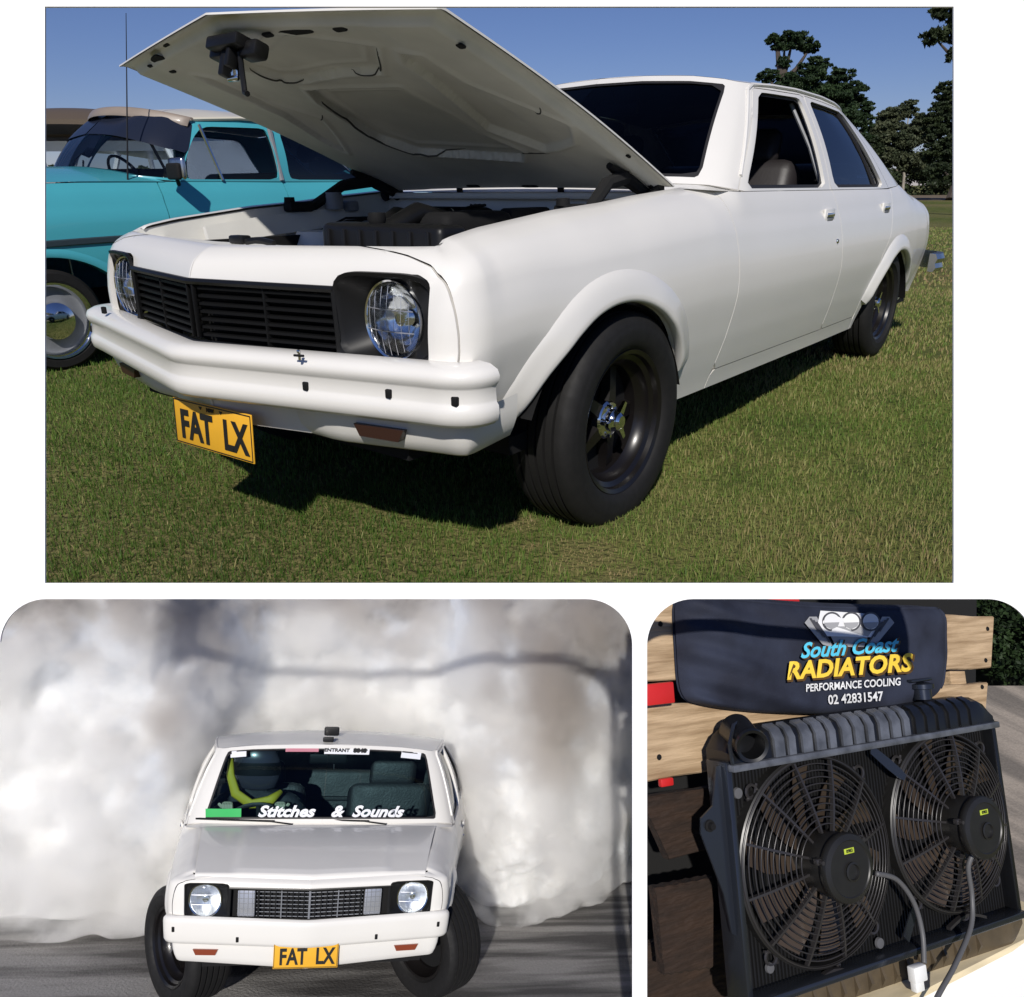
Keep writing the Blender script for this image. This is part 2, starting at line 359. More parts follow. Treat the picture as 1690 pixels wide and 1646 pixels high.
def build_car(root, mini=False):
    V0, F0 = body_half()
    inn = lambda v: np.array([-.014, .0, -.004]) if v[3] > 30 else np.array([-.002, .014, -.002])
    nof = lambda v: v[0] < .002
    gap = .0018
    # cut-outs shared by all panels
    def openings(V, F):
        V, F = clip(V, F, lambda v: np.where(v[:, 1] < -.5, poly_sdf(np.c_[v[:, 0], v[:, 2]], [(-.6, .556), (.459, .556), (.452, .722), (-.6, .722)], 0, 1) * -1, 1))
        V, F = clip(V, F, lambda v: np.where(v[:, 1] < -.5, rrect(v, .577, .656, .124, .101, .030), 1))
        for c in (ARCHF, ARCHR): V, F = clip(V, F, lambda v: np.where(v[:, 0] > .6, np.hypot(v[:, 1] - c[0], v[:, 2] - c[1]) - c[2], 1))
        return V, F
    V1, F1 = openings(V0, F0)
    seam = lambda v: v[:, 1] + .695 - .02 * (v[:, 2] < 0)
    yd = lambda v: v[:, 1]
    flank = lambda v: np.where(v[:, 3] >= 24, 1, -1)
    panels = [('nose_panel', lambda v: -(yd(v) + .692) - gap, 1, True),
              ('front_fender', lambda v: np.minimum(yd(v) + .692 - gap, s1(v[:, 2]) - yd(v) - gap), 0, False),
              ('front_door', lambda v: np.minimum(np.minimum(yd(v) - s1(v[:, 2]) - gap, s2(v[:, 2]) - yd(v) - gap), v[:, 2] - .335), 0, False),
              ('rear_door', lambda v: np.minimum(np.minimum(yd(v) - s2(v[:, 2]) - gap, s3(v[:, 2]) - yd(v) - gap), v[:, 2] - .335), 0, False),
              ('sill', lambda v: np.minimum(np.minimum(yd(v) - s1(v[:, 2]) - gap, s3(v[:, 2]) - yd(v) - gap), .332 - v[:, 2]), 0, False),
              ('quarter_panel', lambda v: yd(v) - s3(v[:, 2]) - gap, 0, True)]
    P = {}
    for nm, sd, both, whole in panels:
        V, F = clip(V1, F1, sd); skip = (lambda v: v[0] < .003)
        v2, f2 = flange(V, F, inn, skip); g = G(); g.add(v2, f2)
        if whole:
            h = g.mirror(); g.add(h.v, h.f); P[nm] = [build(nm, g, M['paint'], root, 40, recalc=True)]
        else:
            P[nm] = [build(nm, g, M['paint'], root, 40), build(nm, g.mirror(), M['paint'], root, 40)]
    # nose corner closing strip between grille opening and lamp openings is part of the nose panel
    # dark inner tub, floor pan
    g = G(); g.box((0, 1.55, .29), (1.34, 3.9, .05)); 
    for yy, ln in ((.95, .9), (1.9, .9)): g.box((0, yy, .24), (.5, ln, .06))
    for sx in (-1, 1):
        g.box((sx * .70, 1.42, .50), (.02, 1.66, .44)); g.box((sx * .52, -.12, .58), (.02, 1.05, .40)); g.box((sx * .50, 2.63, .58), (.02, .95, .5))
    g.box((0, 3.3, .5), (1.2, .4, .3)); g.box((0, -.55, .33), (1.2, .3, .03))
    build('floor_pan', g, M['matt'], root)
    for sx in (-1, 1):
        for c in (ARCHF, ARCHR):
            g = G(); a0, a1 = radians(-64), radians(72)
            def fn(u, v, c=c, sx=sx):
                a = a0 + (a1 - a0) * u; return (sx * (.53 + .26 * v), c[0] + (c[2] - .012) * sin(a), c[1] + (c[2] - .012) * cos(a))
            g.grid(fn, 28, 3); build('wheel_arch_liner', g, M['matt'], root)
            # flared arch
            g = G(); rings = []; aa = np.radians(np.linspace(-64, 66, 42) if c is ARCHF else np.linspace(-66, 64, 42))
            for a in aa:
                ring = []
                fade = min(1, (a - aa[0]) / .18 + .55, (aa[-1] - a) / .18 + .55)
                for dr, dx in ((.088, -.004), (.080, .001), (.068, .007), (.054, .012), (.036, .017), (.020, .021), (.008, .023), (.001, .021), (-.003, .016), (-.005, .0), (.006, -.02), (.05, -.03)):
                    r = c[2] + dr * (.9 if c is ARCHR else 1); y = c[0] + r * sin(a); z = c[1] + r * cos(a)
                    xb = xbody(y, max(z, zbot(y) + .01)) if dr > .05 else xbody(c[0] + (c[2] + .05) * sin(a), max(c[1] + (c[2] + .05) * cos(a), .34))
                    ring.append((sx * (xb + dx * fade), y, z))
                rings.append(ring)
            g.loft(rings); build('wheel_arch_flare', g, M['paint'], root, 50)
    # grille
    def yfr(x): return -.868 + .21 * abs(x)
    g = G()
    for sx in (-1, 1):
        g.add([(0, yfr(0) + .07, .55), (sx * .47, yfr(.47) + .07, .55), (sx * .47, yfr(.47) + .07, .73), (0, yfr(0) + .07, .73)], [(0, 1, 2, 3)])
    gb = build('grille', g, M['matt'], root)
    g = G()   # frame
    for zz in (.562, .717):
        g.tube([(-.452, yfr(.452) + .006, zz), (0, yfr(0) + .006, zz), (.452, yfr(.452) + .006, zz)], .0085, 6)
    for sx in (-1, 1): g.tube([(sx * .455, yfr(.455) + .008, .556), (sx * .449, yfr(.45) + .008, .722)], .009, 6)
    build('grille_frame', g, M['black'], gb)
    if not mini:
        for k in range(7):
            zz = .583 + .0195 * k
            for sx in (-1, 1):
                g = G(); g.loft([[(sx * a, yfr(a) + .012 + dy, zz + dz) for dy, dz in ((0, -.0035), (0, .003), (.03, .006), (.03, 0))] for a in (.022, .235, .446)]); build('grille_slat', g, M['slat'], gb)
        for k in (-1, 1):
            g = G(); g.rbox((k * .012, yfr(0) + .012, .642), (.006, .012, .135), .002); build('grille_centre_bar', g, M['slat'], gb)
        for sx, xx in ((-1, -.235), (1, .235)):
            g = G(); g.rbox((xx, yfr(.235) + .02, .64), (.006, .02, .15), .002); build('grille_upright', g, M['slat'], gb)
    else:
        for k in range(7):
            zz = .580 + .020 * k; g = G()
            for sx in (-1, 1): g.tube([(0, yfr(0) + .014, zz), (sx * .30, yfr(.30) + .014, zz)], .0023, 5)
            build('grille_bar', g, M['grey'], gb)
        for k in range(-9, 10):
            x = k * .032; g = G(); g.tube([(x, yfr(x) + .012, .565), (x, yfr(x) + .012, .715)], .0035 if k % 9 else .007, 5); build('grille_bar', g, M['black'] if k % 5 else M['grey'], gb)
        for sx in (-1, 1):   # square driving lamps at both ends of the grille
            mm = Matrix.Translation((sx * .358, yfr(.358) + .012, .640)) @ Matrix.Rotation(sx * .205, 4, 'Z'); g = G(); g.rbox((0, .012, 0), (.098, .03, .132), .006, mm)
            dl = build('driving_lamp', g, M['silver'], root)
            for a in range(-1, 3):
                g = G(); g.box(((a - .5) * .025, -.004, 0), (.003, .004, .13), mm); build('lamp_rib', g, M['grey'], dl)
            for a in range(-2, 3):
                g = G(); g.box((0, -.004, a * .025), (.096, .004, .003), mm); build('lamp_rib', g, M['grey'], dl)
    # headlamps
    for sx in (-1, 1):
        def bz(u, v, sx=sx):
            return (sx * (.574 + (u - .5) * .262), 0, .656 + (v - .5) * .222)
        g = G(); rings = []
        n = 48
        def rr(hx, hz, r, y, tilt=.0):
            pts = []
            for k in range(n):
                a = 2 * pi * (k + .5) / n; cx, cz = cos(a), sin(a); s_ = 1 / (abs(cx / hx) ** 5 + abs(cz / hz) ** 5) ** .2
                x = s_ * cx; z = s_ * cz; X = .577 + x; yo = yfr(min(X, .70)) + max(0, X - .66) * .5 + y; pts.append((sx * X, yo, .656 + z))
            return pts
        def circ(r, y): return [(sx * (.586 + r * cos(2 * pi * (k + .5) / n)), y, .652 + r * sin(2 * pi * (k + .5) / n)) for k in range(n)]
        rings = [rr(.128, .104, .03, .012), rr(.127, .103, .03, .001), rr(.119, .095, .03, .003), rr(.112, .091, .03, .016), circ(.091, -.708), circ(.086, -.700)]
        g.loft(rings, caps=False); bz_ = build('headlamp_bezel', g, M['black'], root, 40)
        LM = Matrix.Translation((sx * .586, -.712, .652)) @ Matrix.Rotation(radians(90), 4, 'X')   # local z -> -y (forward)
        g = G(); g.lathe([(.084, -.01), (.086, .004), (.090, .006), (.092, .0), (.092, -.02)], 48, LM); build('chrome_ring', g, M['chrome'], bz_)
        g = G(); g.lathe([(.0, -.058), (.03, -.052), (.055, -.036), (.072, -.016), (.084, .0)], 40, LM)
        hl = build('headlamp', g, M['reflector2' if mini else 'reflector'], root)
        g = G(); g.lathe([(0, .024), (.03, .022), (.055, .016), (.072, .008), (.084, -.002)], 40, LM); build('headlamp_glass', g, M['lens'], hl)
        g = G(); g.lathe([(0, -.018), (.016, -.02), (.018, -.03), (.018, -.05)], 20, LM); build('bulb_shield', g, M['chrome'], hl)
        for k in range(-3, 4):
            xx = k * .021; hh = sqrt(max(.078 ** 2 - xx ** 2, 0)); g = G(); yz = lambda t: -.730 + .26 * (xx * xx + (t * hh) ** 2)/.1*.1 * 1.0
            g.tube([(sx * .586 + xx, -.7345 + 1.9 * (xx * xx + (t * hh) ** 2), .652 + t * hh) for t in (-1, -.66, -.33, 0, .33, .66, 1)], .0006, 4); build('lens_flute', g, M['silver'], hl)
        for zz in (-.022, .026):
            g = G(); hw = sqrt(.078 ** 2 - zz ** 2); g.tube([(sx * .586 + t * hw, -.7345 + 1.9 * (zz * zz + (t * hw) ** 2), .652 + zz) for t in (-1, -.66, -.33, 0, .33, .66, 1)], .0014, 4); build('lens_flute', g, M['silver'], hl)
    # front bumper
    path = []
    for i in range(-16, 17):
        x = .735 * i / 16; path.append((x, -.925 + .155 * abs(x) / .735 - .0 * abs(x), 0))
    L = [(p[0], p[1]) for p in path]
    arc = [(.735 + .110 * sin(a), -.77 + .085 * (1 - cos(a))) for a in np.linspace(.15, pi / 2, 9)]
    arc += [(.846, -.678), (.846, -.668)]
    full = [(-x, y) for x, y in arc[::-1]] + L + arc
    full = np.array(full)
    if mini: full[:, 0] *= .955
    for _ in range(1):
        sm = full.copy(); sm[1:-1] = (full[:-2] + 2 * full[1:-1] + full[2:]) / 4; full = sm
    T = np.gradient(full, axis=0); N = np.c_[T[:, 1], -T[:, 0]]; N /= np.linalg.norm(N, axis=1)[:, None]
    prof = [(-.075, .572), (-.045, .580), (-.012, .577), (.009, .567), (.015, .554), (.013, .541), (.006, .532), (.003, .527), (.005, .500), (.006, .494), (.011, .488), (.013, .470), (.009, .453), (-.004, .443), (-.03, .438), (-.05, .445)] if not mini else \
           [(-.06, .574), (-.03, .580), (-.006, .574), (.006, .562), (.009, .545), (.008, .50), (.006, .462), (-.003, .448), (-.02, .442), (-.045, .446)]
    rings = []
    for p, nn in zip(full, N):
        e = abs(p[0]); zo = -.012 * (1 - min(e / .8, 1)) + .0
        rings.append([(p[0] + nn[0] * o, p[1] + nn[1] * o, z + zo) for o, z in prof])
    g = G(); g.loft(rings, closed=True, caps=True); bm_ = build('front_bumper', g, M['paint'], root, 50)
    bolts = [(.80, .505), (.665, .506), (.40, .500), (-.80, .505), (-.62, .588)] if not mini else [(.40, .470), (-.40, .470), (.755, .515), (-.755, .515)]
    for x, z in bolts:
        i = int(np.argmin(np.abs(full[:, 0] - x))); p = full[i]; nn = N[i]; g = G()
        g.rbox((p[0] + nn[0] * (.004 if not mini else .010), p[1] + nn[1] * (.004 if not mini else .010), z), (.016, .012, .021 if not mini else .026), .003); build('bumper_bolt', g, M['matt'], bm_)
    if not mini:
        g = G(); g.tube([(.425, -.86, .566), (.425, -.86, .585)], .004, 8); g.rbox((.425, -.862, .586), (.008, .008, .008), .003); build('bonnet_clip', g, M['chrome'], bm_)
        g = G(); g.tube([(.412, -.865, .576), (.440, -.860, .577)], .003, 6); build('clip_stalk', g, M['matt'], bm_)
    # lower valance with indicators
    vr = []
    for p, nn in zip(full, N):
        if p[1] > -.63: continue
        e = min(abs(p[0]) / .8, 1); zb_ = .335 + .022 * e if not mini else .318 + .03 * e
        vr.append([(p[0] - nn[0] * o, p[1] - nn[1] * o, z) for o, z in ((.040, .47), (.040, .44), (.043, .41), (.052, zb_ + .03), (.064, zb_ + .006), (.075, zb_), (.090, zb_ + .004))])
    vr = [[(q[0], q[1] + (.12 * max(0, 1 - abs(q[0]) / .42) if not mini else .0), q[2]) for q in r_] for r_ in vr]
    vr = [[(q[0], vr[0][k][1] + .13, q[2] + .012) for k, q in enumerate(vr[0])]] + vr + [[(q[0], vr[-1][k][1] + .13, q[2] + .012) for k, q in enumerate(vr[-1])]]
    g = G(); g.loft(vr, closed=False, caps=False); build('front_valance', g, M['paint'], root, 50)
    for sx in (-1, 1):
        g = G(); o = [(-.072, .015), (.072, .015), (.056, -.014), (-.056, -.014)] 
        mm = Matrix.Translation((sx * .575, -.758, .398)) @ Matrix.Rotation(-sx * radians(-10), 4, 'Z') @ Matrix.Rotation(radians(90), 4, 'X')
        g.prism(o, -.02, .016, mm); build('indicator_lamp', g, M['amber' if mini else 'ambershade'], root)
    # number plate
    PM = Matrix.Translation((-.002, -.850 if not mini else -.885, .325 if not mini else .392)) @ Matrix.Rotation(radians(90 - (4 if not mini else 0)), 4, 'X')
    if not mini: PM = PM @ Matrix.Rotation(radians(1.0), 4, 'Z')
    g = G(); g.rbox((0, 0, 0), (.372, .130, .004), .0015, PM); pl = build('number_plate', g, M['plate'], root)
    g = G()
    for c, d in (((0, .0605, .0028), (.364, .0028, .0012)), ((0, -.0605, .0028), (.364, .0028, .0012)), ((.1815, 0, .0028), (.0028, .121, .0012)), ((-.1815, 0, .0028), (.0028, .121, .0012))): g.box(c, d, PM)
    build('plate_border', g, M['plateink'], pl)
    for ch, x in (('F', -.132), ('A', -.078), ('T', -.022), ('L', .078), ('X', .132)):
        t = text_geo(ch, .112, .0035, .003, sx=.82); g = G(); g.add(t.v, t.f, PM @ Matrix.Translation((x, -.010, .003))); build('plate_letter', g, M['plateink'], pl, 30)
    g = G(); t = text_geo('NSW', .016, .0003, .002); g.add(t.v, t.f, PM @ Matrix.Translation((0, .050, .003)))
    g.prism([(-.055, .055), (-.040, .055), (-.047, .046)], .002, .0035, PM); g.prism([(.042, .055), (.057, .055), (.050, .046)], .002, .0035, PM); build('plate_small_print', g, M['plateink'], pl)
    # wheels
    if not mini:
        wheel('wheel', root, .698, -.005, .288, 1, R=.318, W=.207, lab='front wheel with black five-spoke rim and chrome centre'); wheel('wheel', root, -.703, -.005, .290, -1, R=.315, W=.195)
        wheel('wheel', root, .690, 2.62, .352, 1, R=.28, W=.19); wheel('wheel', root, -.690, 2.62, .352, -1, R=.28, W=.19)
    # greenhouse loops: belt line and roof rail
    nb = [14, 34, 10]
    def seg(pts, n): 
        pts = np.array(pts, float); d = np.r_[0, np.cumsum(np.linalg.norm(np.diff(pts, axis=0), axis=1))]; s_ = np.linspace(0, d[-1], n + 1)
        return np.c_[[np.interp(s_, d, pts[:, k]) for k in range(3)]].T
    # smooth control points
    fb = [(0, .515, .950), (.25, .525, .949), (.45, .560, .946), (.60, .615, .942), (.672, .662, .938)]; fr = [(0, 1.030, 1.332), (.2, 1.040, 1.329), (.38, 1.068, 1.318), (.49, 1.100, 1.303), (.527, 1.122, 1.294)]
    sb = [(.745, .800, .917), (.748, 1.2, .917), (.749, 1.7, .917), (.747, 2.3, .917), (.742, 2.5, .919), (.724, 2.75, .930), (.68, 2.93, .938)]
    sr = [(.560, 1.185, 1.290), (.566, 1.35, 1.298), (.570, 1.6, 1.302), (.568, 1.9, 1.296), (.562, 2.1, 1.284), (.553, 2.22, 1.268), (.530, 2.30, 1.255)]
    rb = [(.60, 2.965, .942), (.35, 2.99, .942), (0, 3.0, .942)]; rr_ = [(.46, 2.325, 1.262), (.25, 2.36, 1.29), (0, 2.37, 1.298)]
    A = np.vstack([seg(fb, 14), seg([fb[-1], (.715, .70, .930), sb[0]], 4)[1:], seg(sb, 40)[1:], seg([sb[-1]] + rb, 14)[1:]])
    B = np.vstack([seg(fr, 14), seg([fr[-1], (.545, 1.145, 1.291), sr[0]], 4)[1:], seg(sr, 40)[1:], seg([sr[-1]] + rr_, 14)[1:]])
    nS = 14; VV = []
    for i in range(len(A)):
        for j in range(nS + 1):
            s_ = j / nS; p = A[i] * (1 - s_) + B[i] * s_; bul = .016 * sin(pi * s_)
            d = np.array([1, 0, 0]) if 18 <= i <= 56 else (np.array([.1, -.9, .35]) if i < 15 else (np.array([.6, -.6, .1]) if i < 18 else np.array([.1, .8, .4])))
            VV.append((*(p + d * bul), i, s_))
    VV = np.array(VV); m = nS + 1; FF = [(i * m + j, i * m + j + 1, (i + 1) * m + j + 1, (i + 1) * m + j) for i in range(len(A) - 1) for j in range(nS)]
    side = lambda v: np.where((v[:, 3] >= 16) & (v[:, 3] <= 60), 1., -1.)
    fwin = [(.812, .925), (1.215, 1.262), (1.618, 1.268), (1.603, .925)]; rwin = [(1.712, .925), (1.722, 1.266), (2.165, 1.246), (2.452, .925)]
    wwin = [(-.9, -.2), (.632, .055), (.502, .93), (-.9, .93)]
    def wsd(v, r=.0): # windscreen opening in (x, s)
        lim = .648 - (.648 - .506) * np.clip(v[:, 4], 0, 1); return np.where(v[:, 3] < 19, np.minimum(np.minimum(lim - v[:, 0], (v[:, 4] - .055) * .45), (.945 - v[:, 4]) * .45) - 0, -1)
    def rsd(v): lim = .60 - .10 * v[:, 4]; return np.where(v[:, 3] > 57, np.minimum(np.minimum(lim - v[:, 0], (v[:, 4] - .10) * .5), (.90 - v[:, 4]) * .5), -1)
    inn2 = lambda v: np.array([-.020, 0, 0]) if 18 <= v[3] <= 57 else (np.array([0, .018, -.006]) if v[3] < 18 else np.array([0, -.018, -.006]))
    fdoor = lambda v: np.minimum(poly_sdf(v, [(.735, .90), (1.182, 1.276), (1.668, 1.284), (1.655, .90)], 1, 2), side(v))
    rdoor = lambda v: np.minimum(poly_sdf(v, [(1.660, .90), (1.672, 1.284), (2.185, 1.262), (2.57, .90)], 1, 2), side(v))
    # shell of pillars
    V, F = clip(VV, FF, lambda v: -wsd(v)); V, F = clip(V, F, lambda v: -rsd(v)); V, F = clip(V, F, lambda v: -fdoor(v) + .000); V, F = clip(V, F, lambda v: -rdoor(v) + .000)
    v2, f2 = flange(V, F, inn2, lambda v: v[0] < .003); g = G(); g.add(v2, f2)
    for s_, nm in ((1, 'pillar_frame'), (-1, 'pillar_frame')): build(nm, g if s_ > 0 else g.mirror(), M['paint'], root, 40)
    for sd, win, panel in ((fdoor, fwin, 'front_door'), (rdoor, rwin, 'rear_door')):
        V, F = clip(VV, FF, lambda v: sd(v) - .003); V, F = clip(V, F, lambda v: -poly_sdf(v, win, 1, 2, .025))
        v2, f2 = flange(V, F, inn2); g = G(); g.add(v2, f2)
        for k, gg in enumerate((g, g.mirror())): build('window_frame', gg, M['paint'], P[panel][k], 40)
        # rubber channel just inside the frame
        V, F = clip(VV, FF, lambda v: poly_sdf(v, win, 1, 2, .025) + .006); V, F = clip(V, F, lambda v: -(poly_sdf(v, win, 1, 2, .02) - .012)); V = V.copy(); V[:, 0] -= .014; g = G(); g.add(V[:, :3].tolist(), F)
        for k, gg in enumerate((g, g.mirror())): build('window_rubber', gg, M['seal'], P[panel][k])
    for k in (0, 1):   # door glass; the open front windows have none
        V, F = clip(VV, FF, lambda v: poly_sdf(v, rwin, 1, 2, .02)); V = V.copy(); V[:, 0] -= .017; g = G(); g.add(V[:, :3].tolist(), F)
        if mini:
            V3, F3 = clip(VV, FF, lambda v: poly_sdf(v, fwin, 1, 2, .02)); V3 = V3.copy(); V3[:, 0] -= .017; g3 = G(); g3.add(V3[:, :3].tolist(), F3)
            if k == 0: build('window_glass', g3, M['tint'], P['front_door'][0])
        build('window_glass', g if k == 0 else g.mirror(), M['tint'], P['rear_door'][k])
        sx = 1 - 2 * k
        g = G(); g.tube([(sx * .575, 2.135, 1.24), (sx * .655, 2.235, 1.10), (sx * .728, 2.33, .93)], .009, 6); build('quarter_light_bar', g, M['seal'], P['rear_door'][k])
        g = G(); g.tube([(sx * .553, 1.625, 1.25), (sx * .655, 1.618, 1.08), (sx * .722, 1.612, .93)], .008, 6); build('window_channel', g, M['grey'], P['front_door'][k])
        # handles and locks
        for yy, zz, pn in ((1.555, .815, 'front_door'), (2.385, .825, 'rear_door')):
            xx = xbody(yy, zz); g = G(); g.rbox((sx * (xx - .002), yy, zz), (.010, .112, .060), .004)
            ho = build('door_handle_surround', g, M['paint'], P[pn][k]); g = G(); g.rbox((sx * (xx + .003), yy, zz - .006), (.004, .066, .024), .002); build('handle_recess', g, M['grey'], ho)
            g = G(); g.rbox((sx * (xx + .006), yy, zz + .006), (.006, .082, .016), .003); build('door_handle', g, M['chrome'], ho)
        xx = xbody(1.62, .72); g = G(); mm = Matrix.Translation((sx * xx, 1.625, .715)) @ Matrix.Rotation(pi / 2 * sx, 4, 'Y'); g.lathe([(0, .006), (.007, .006), (.009, .003), (.010, -.004)], 16, mm); build('door_lock', g, M['chrome'], P['front_door'][k])
    # windscreen and rear window
    V, F = clip(VV, FF, lambda v: wsd(v) + .012); V = V.copy(); V[:, 1] += .012; g = G(); g.add(V[:, :3].tolist(), F); h = g.mirror(); g.add(h.v, h.f)
    wso = build('windscreen', g, M['wsclear'] if mini else M['ws'], root)
    V, F = clip(VV, FF, lambda v: wsd(v) + .016); V, F = clip(V, F, lambda v: -(wsd(v) - .011)); V = V.copy(); V[:, 1] += .006; g = G(); g.add(V[:, :3].tolist(), F); h = g.mirror(); g.add(h.v, h.f); build('windscreen_rubber', g, M['seal'], wso)
    V, F = clip(VV, FF, lambda v: rsd(v) + .012); V = V.copy(); V[:, 1] -= .012; g = G(); g.add(V[:, :3].tolist(), F); h = g.mirror(); g.add(h.v, h.f); build('rear_window', g, M['wsclear'] if mini else M['rearclear'], root)
    # roof
    rl = B[:]; n_ = len(rl)
    def roof(u, v):
        i = u * (n_ - 1); a = int(min(i, n_ - 2)); p = rl[a] + (rl[a + 1] - rl[a]) * (i - a)
        return p
    g = G(); nA, nX = n_ - 1, 12; vs = []
    for i in range(n_):
        p = rl[i]; yc = 1.03 + (2.37 - 1.03) * (p[1] - rl[0][1]) / (rl[-1][1] - rl[0][1]) if False else p[1]
        for j in range(nX + 1):
            t = j / nX; x = p[0] * (1 - t); 
            yy = p[1]; zc = np.interp(yy, [1.03, 1.2, 1.7, 2.1, 2.37], [1.333, 1.343, 1.350, 1.333, 1.299])
            z = zc - (zc - p[2]) * (abs(x) / max(p[0], 1e-6)) ** 2.4 if p[0] > .02 else zc
            vs.append((x, yy, z + .001))
    fs = [(i * (nX + 1) + j, (i + 1) * (nX + 1) + j, (i + 1) * (nX + 1) + j + 1, i * (nX + 1) + j + 1) for i in range(n_ - 1) for j in range(nX)]
    g.add(vs, fs); h = g.mirror(); g.add(h.v, h.f); ro = build('roof', g, M['paint'], root, 60)
    g = G(); g.add([(a, b, c - .03) for a, b, c in g.v], []) if False else None
    g = G(); g.add([(a * .97, b, c - .025) for a, b, c in vs], fs); h = g.mirror(); g.add(h.v, h.f); build('headlining', g, M['trim'], root)
    for sx in (-1, 1):
        pts = [(sx * (A[17][0] * (1 - q) + B[17][0] * q + .010 * sin(pi * q) + .004), A[17][1] * (1 - q) + B[17][1] * q, A[17][2] * (1 - q) + B[17][2] * q) for q in np.linspace(.12, .93, 8)] + [(sx * (B[i][0] + .007), B[i][1], B[i][2] - .004) for i in range(18, 59, 2)]; g = G(); g.tube(pts, .0065, 6); build('drip_rail', g, M['paint'], ro)
    # cowl in front of the windscreen
    def cow(u, v):
        x = (u - .5) * 2 * .735; a = abs(x); i = np.interp(a, [p[0] for p in fb] + [.745], [p[1] for p in fb] + [.80]); z = np.interp(a, [p[0] for p in fb] + [.745], [p[2] for p in fb] + [.917])
        y0 = .475 if a < .66 else .475 + (a - .66) * 1.6; return (x, y0 + (i - y0 + .012) * v, .918 + (z - .918) * v if a < .66 else ztop(y0) - .004 + (z - ztop(y0)) * v)
    g = G(); g.grid(cow, 50, 6); cw = build('cowl_panel', g, M['paint'], root, 60)
    for sx in (-1, 1):
        g = G(); x0 = .06 + (.30 if sx < 0 else -.22); g.tube([(x0, .50, .945), (x0 - .12, .535, .958), (x0 - .40, .60, .962)], .005, 5); wp = build('wiper_arm', g, M['black'], cw)
        g = G(); g.tube([(x0 - .10, .515, .962), (x0 - .30, .545, .965), (x0 - .52, .625, .966)], .006, 5); build('wiper_blade', g, M['black'], wp)
    # boot lid and rear
    def boot(u, v):
        x = (u - .5) * 2 * .615; y = 2.99 + v * .45; z = np.interp(y, [2.99, 3.2, 3.42, 3.46], [.940, .918, .874, .862]) + .012 * (1 - (x / .615) ** 2) ; return (x, y, z)
    g = G(); g.grid(boot, 24, 16); build('boot_lid', g, M['paint'], root, 60)
    for sx in (-1, 1): g = G(); g.rbox((sx * .52, 3.585, .66), (.30, .03, .11), .01); build('tail_lamp', g, M['redlens'], root)
    pts = [(-.845, 3.30), (-.86, 3.42), (-.83, 3.53), (-.72, 3.63), (0, 3.70), (.72, 3.63), (.83, 3.53), (.86, 3.42), (.845, 3.30)]
    rings = []
    pa = seg([(x, y, 0) for x, y in pts], 40)[:, :2]; T = np.gradient(pa, axis=0); N2 = np.c_[-T[:, 1], T[:, 0]]; N2 /= np.linalg.norm(N2, axis=1)[:, None]
    for p, nn in zip(pa, N2): rings.append([(p[0] + nn[0] * o, p[1] + nn[1] * o, z) for o, z in ((-.03, .565), (.004, .562), (.016, .535), (.006, .51), (.014, .485), (.0, .462), (-.03, .465))])
    g = G(); g.loft(rings); build('rear_bumper', g, M['dullchrome'], root)
    # interior
    g = G(); g.rbox((0, .83, .86), (1.28, .34, .14), .05, seg=3); build('dashboard', g, M['trim'], root)
    g = G(); mm = Matrix.Translation((-.36, 1.02, .86)) @ Matrix.Rotation(radians(-62), 4, 'X')
    g.tube([(.18 * cos(a), .18 * sin(a), 0) for a in np.linspace(0, 2 * pi, 30)[:-1]], .012, 8, closed=True, M=mm)
    for a in (0.2, pi - .2, 3 * pi / 2): g.tube([(0, 0, -.02), (.17 * cos(a), .17 * sin(a), 0)], .010, 6, M=mm)
    g.lathe([(0, 0), (.05, -.01), (.05, -.05)], 16, mm); build('steering_wheel', g, M['trim'], root)
    seat(root, .34, 1.28, .50); seat(root, -.36, 1.28, .50)
    sr_ = seat(root, 0, 2.10, 1.22, 'rear_seat')
    g = G(); g.rbox((0, 2.65, .88), (1.25, .55, .03), .01); build('parcel_shelf', g, M['trim'], root)
    g = G(); g.rbox((0, 1.16, 1.235), (.20, .02, .055), .009); g.tube([(0, 1.16, 1.25), (0, 1.12, 1.30)], .006, 6); build('interior_mirror', g, M['black'], root)
    g = G(); g.box((0, .62, .60), (1.3, .02, .62)); build('bulkhead', g, M['matt'], root)
    # bonnet
    TH = radians(18.2) if not mini else radians(-5.9); YH, ZH, LB, DL, WB = .472, .936, (1.127 if not mini else 1.155), .122, (.650 if not mini else .643)
    dv = np.array([0, -cos(TH), sin(TH)]); nv = np.array([0, sin(TH), cos(TH)])
    def bp(x, l, h): return tuple(np.array([x, YH, ZH]) + dv * l + nv * h)
    def lmax(x): return LB + DL * (1 - abs(x) / WB)
    def arch(x, f): return .007 / (1 + math.exp((abs(x) - .40 - .03 * f) / .008)) * min(1, 8 * f, 12 * (1 - f)) + .018 * sin(pi * f) + .010 * (1 - (x / WB) ** 2) - (.028 if mini else .008) * max(0, (f - .975) / .025) ** 2
    NU, NV = 72, 90
    def top(u, v): x = (u - .5) * 2 * WB; return bp(x, lmax(x) * v, arch(x, v))
    g = G(); g.grid(top, NU, NV); V, F = np.array(g.v), g.f
    v2, f2 = flange(V, F, lambda v: -nv * .005); g = G(); g.add(v2, f2); bo = build('bonnet', g, M['paint'], root, 50)
    sm = lambda e0, e1, x: (lambda t: t * t * (3 - 2 * t))(min(max((x - e0) / (e1 - e0), 0), 1))
    def rr2(x, y, cx, cy, hx, hy, r): qx = abs(x - cx) - hx + r; qy = abs(y - cy) - hy + r; return sqrt(max(qx, 0) ** 2 + max(qy, 0) ** 2) + min(max(qx, qy), 0) - r
    o_b = np.array([0, YH, ZH]) - nv * .016
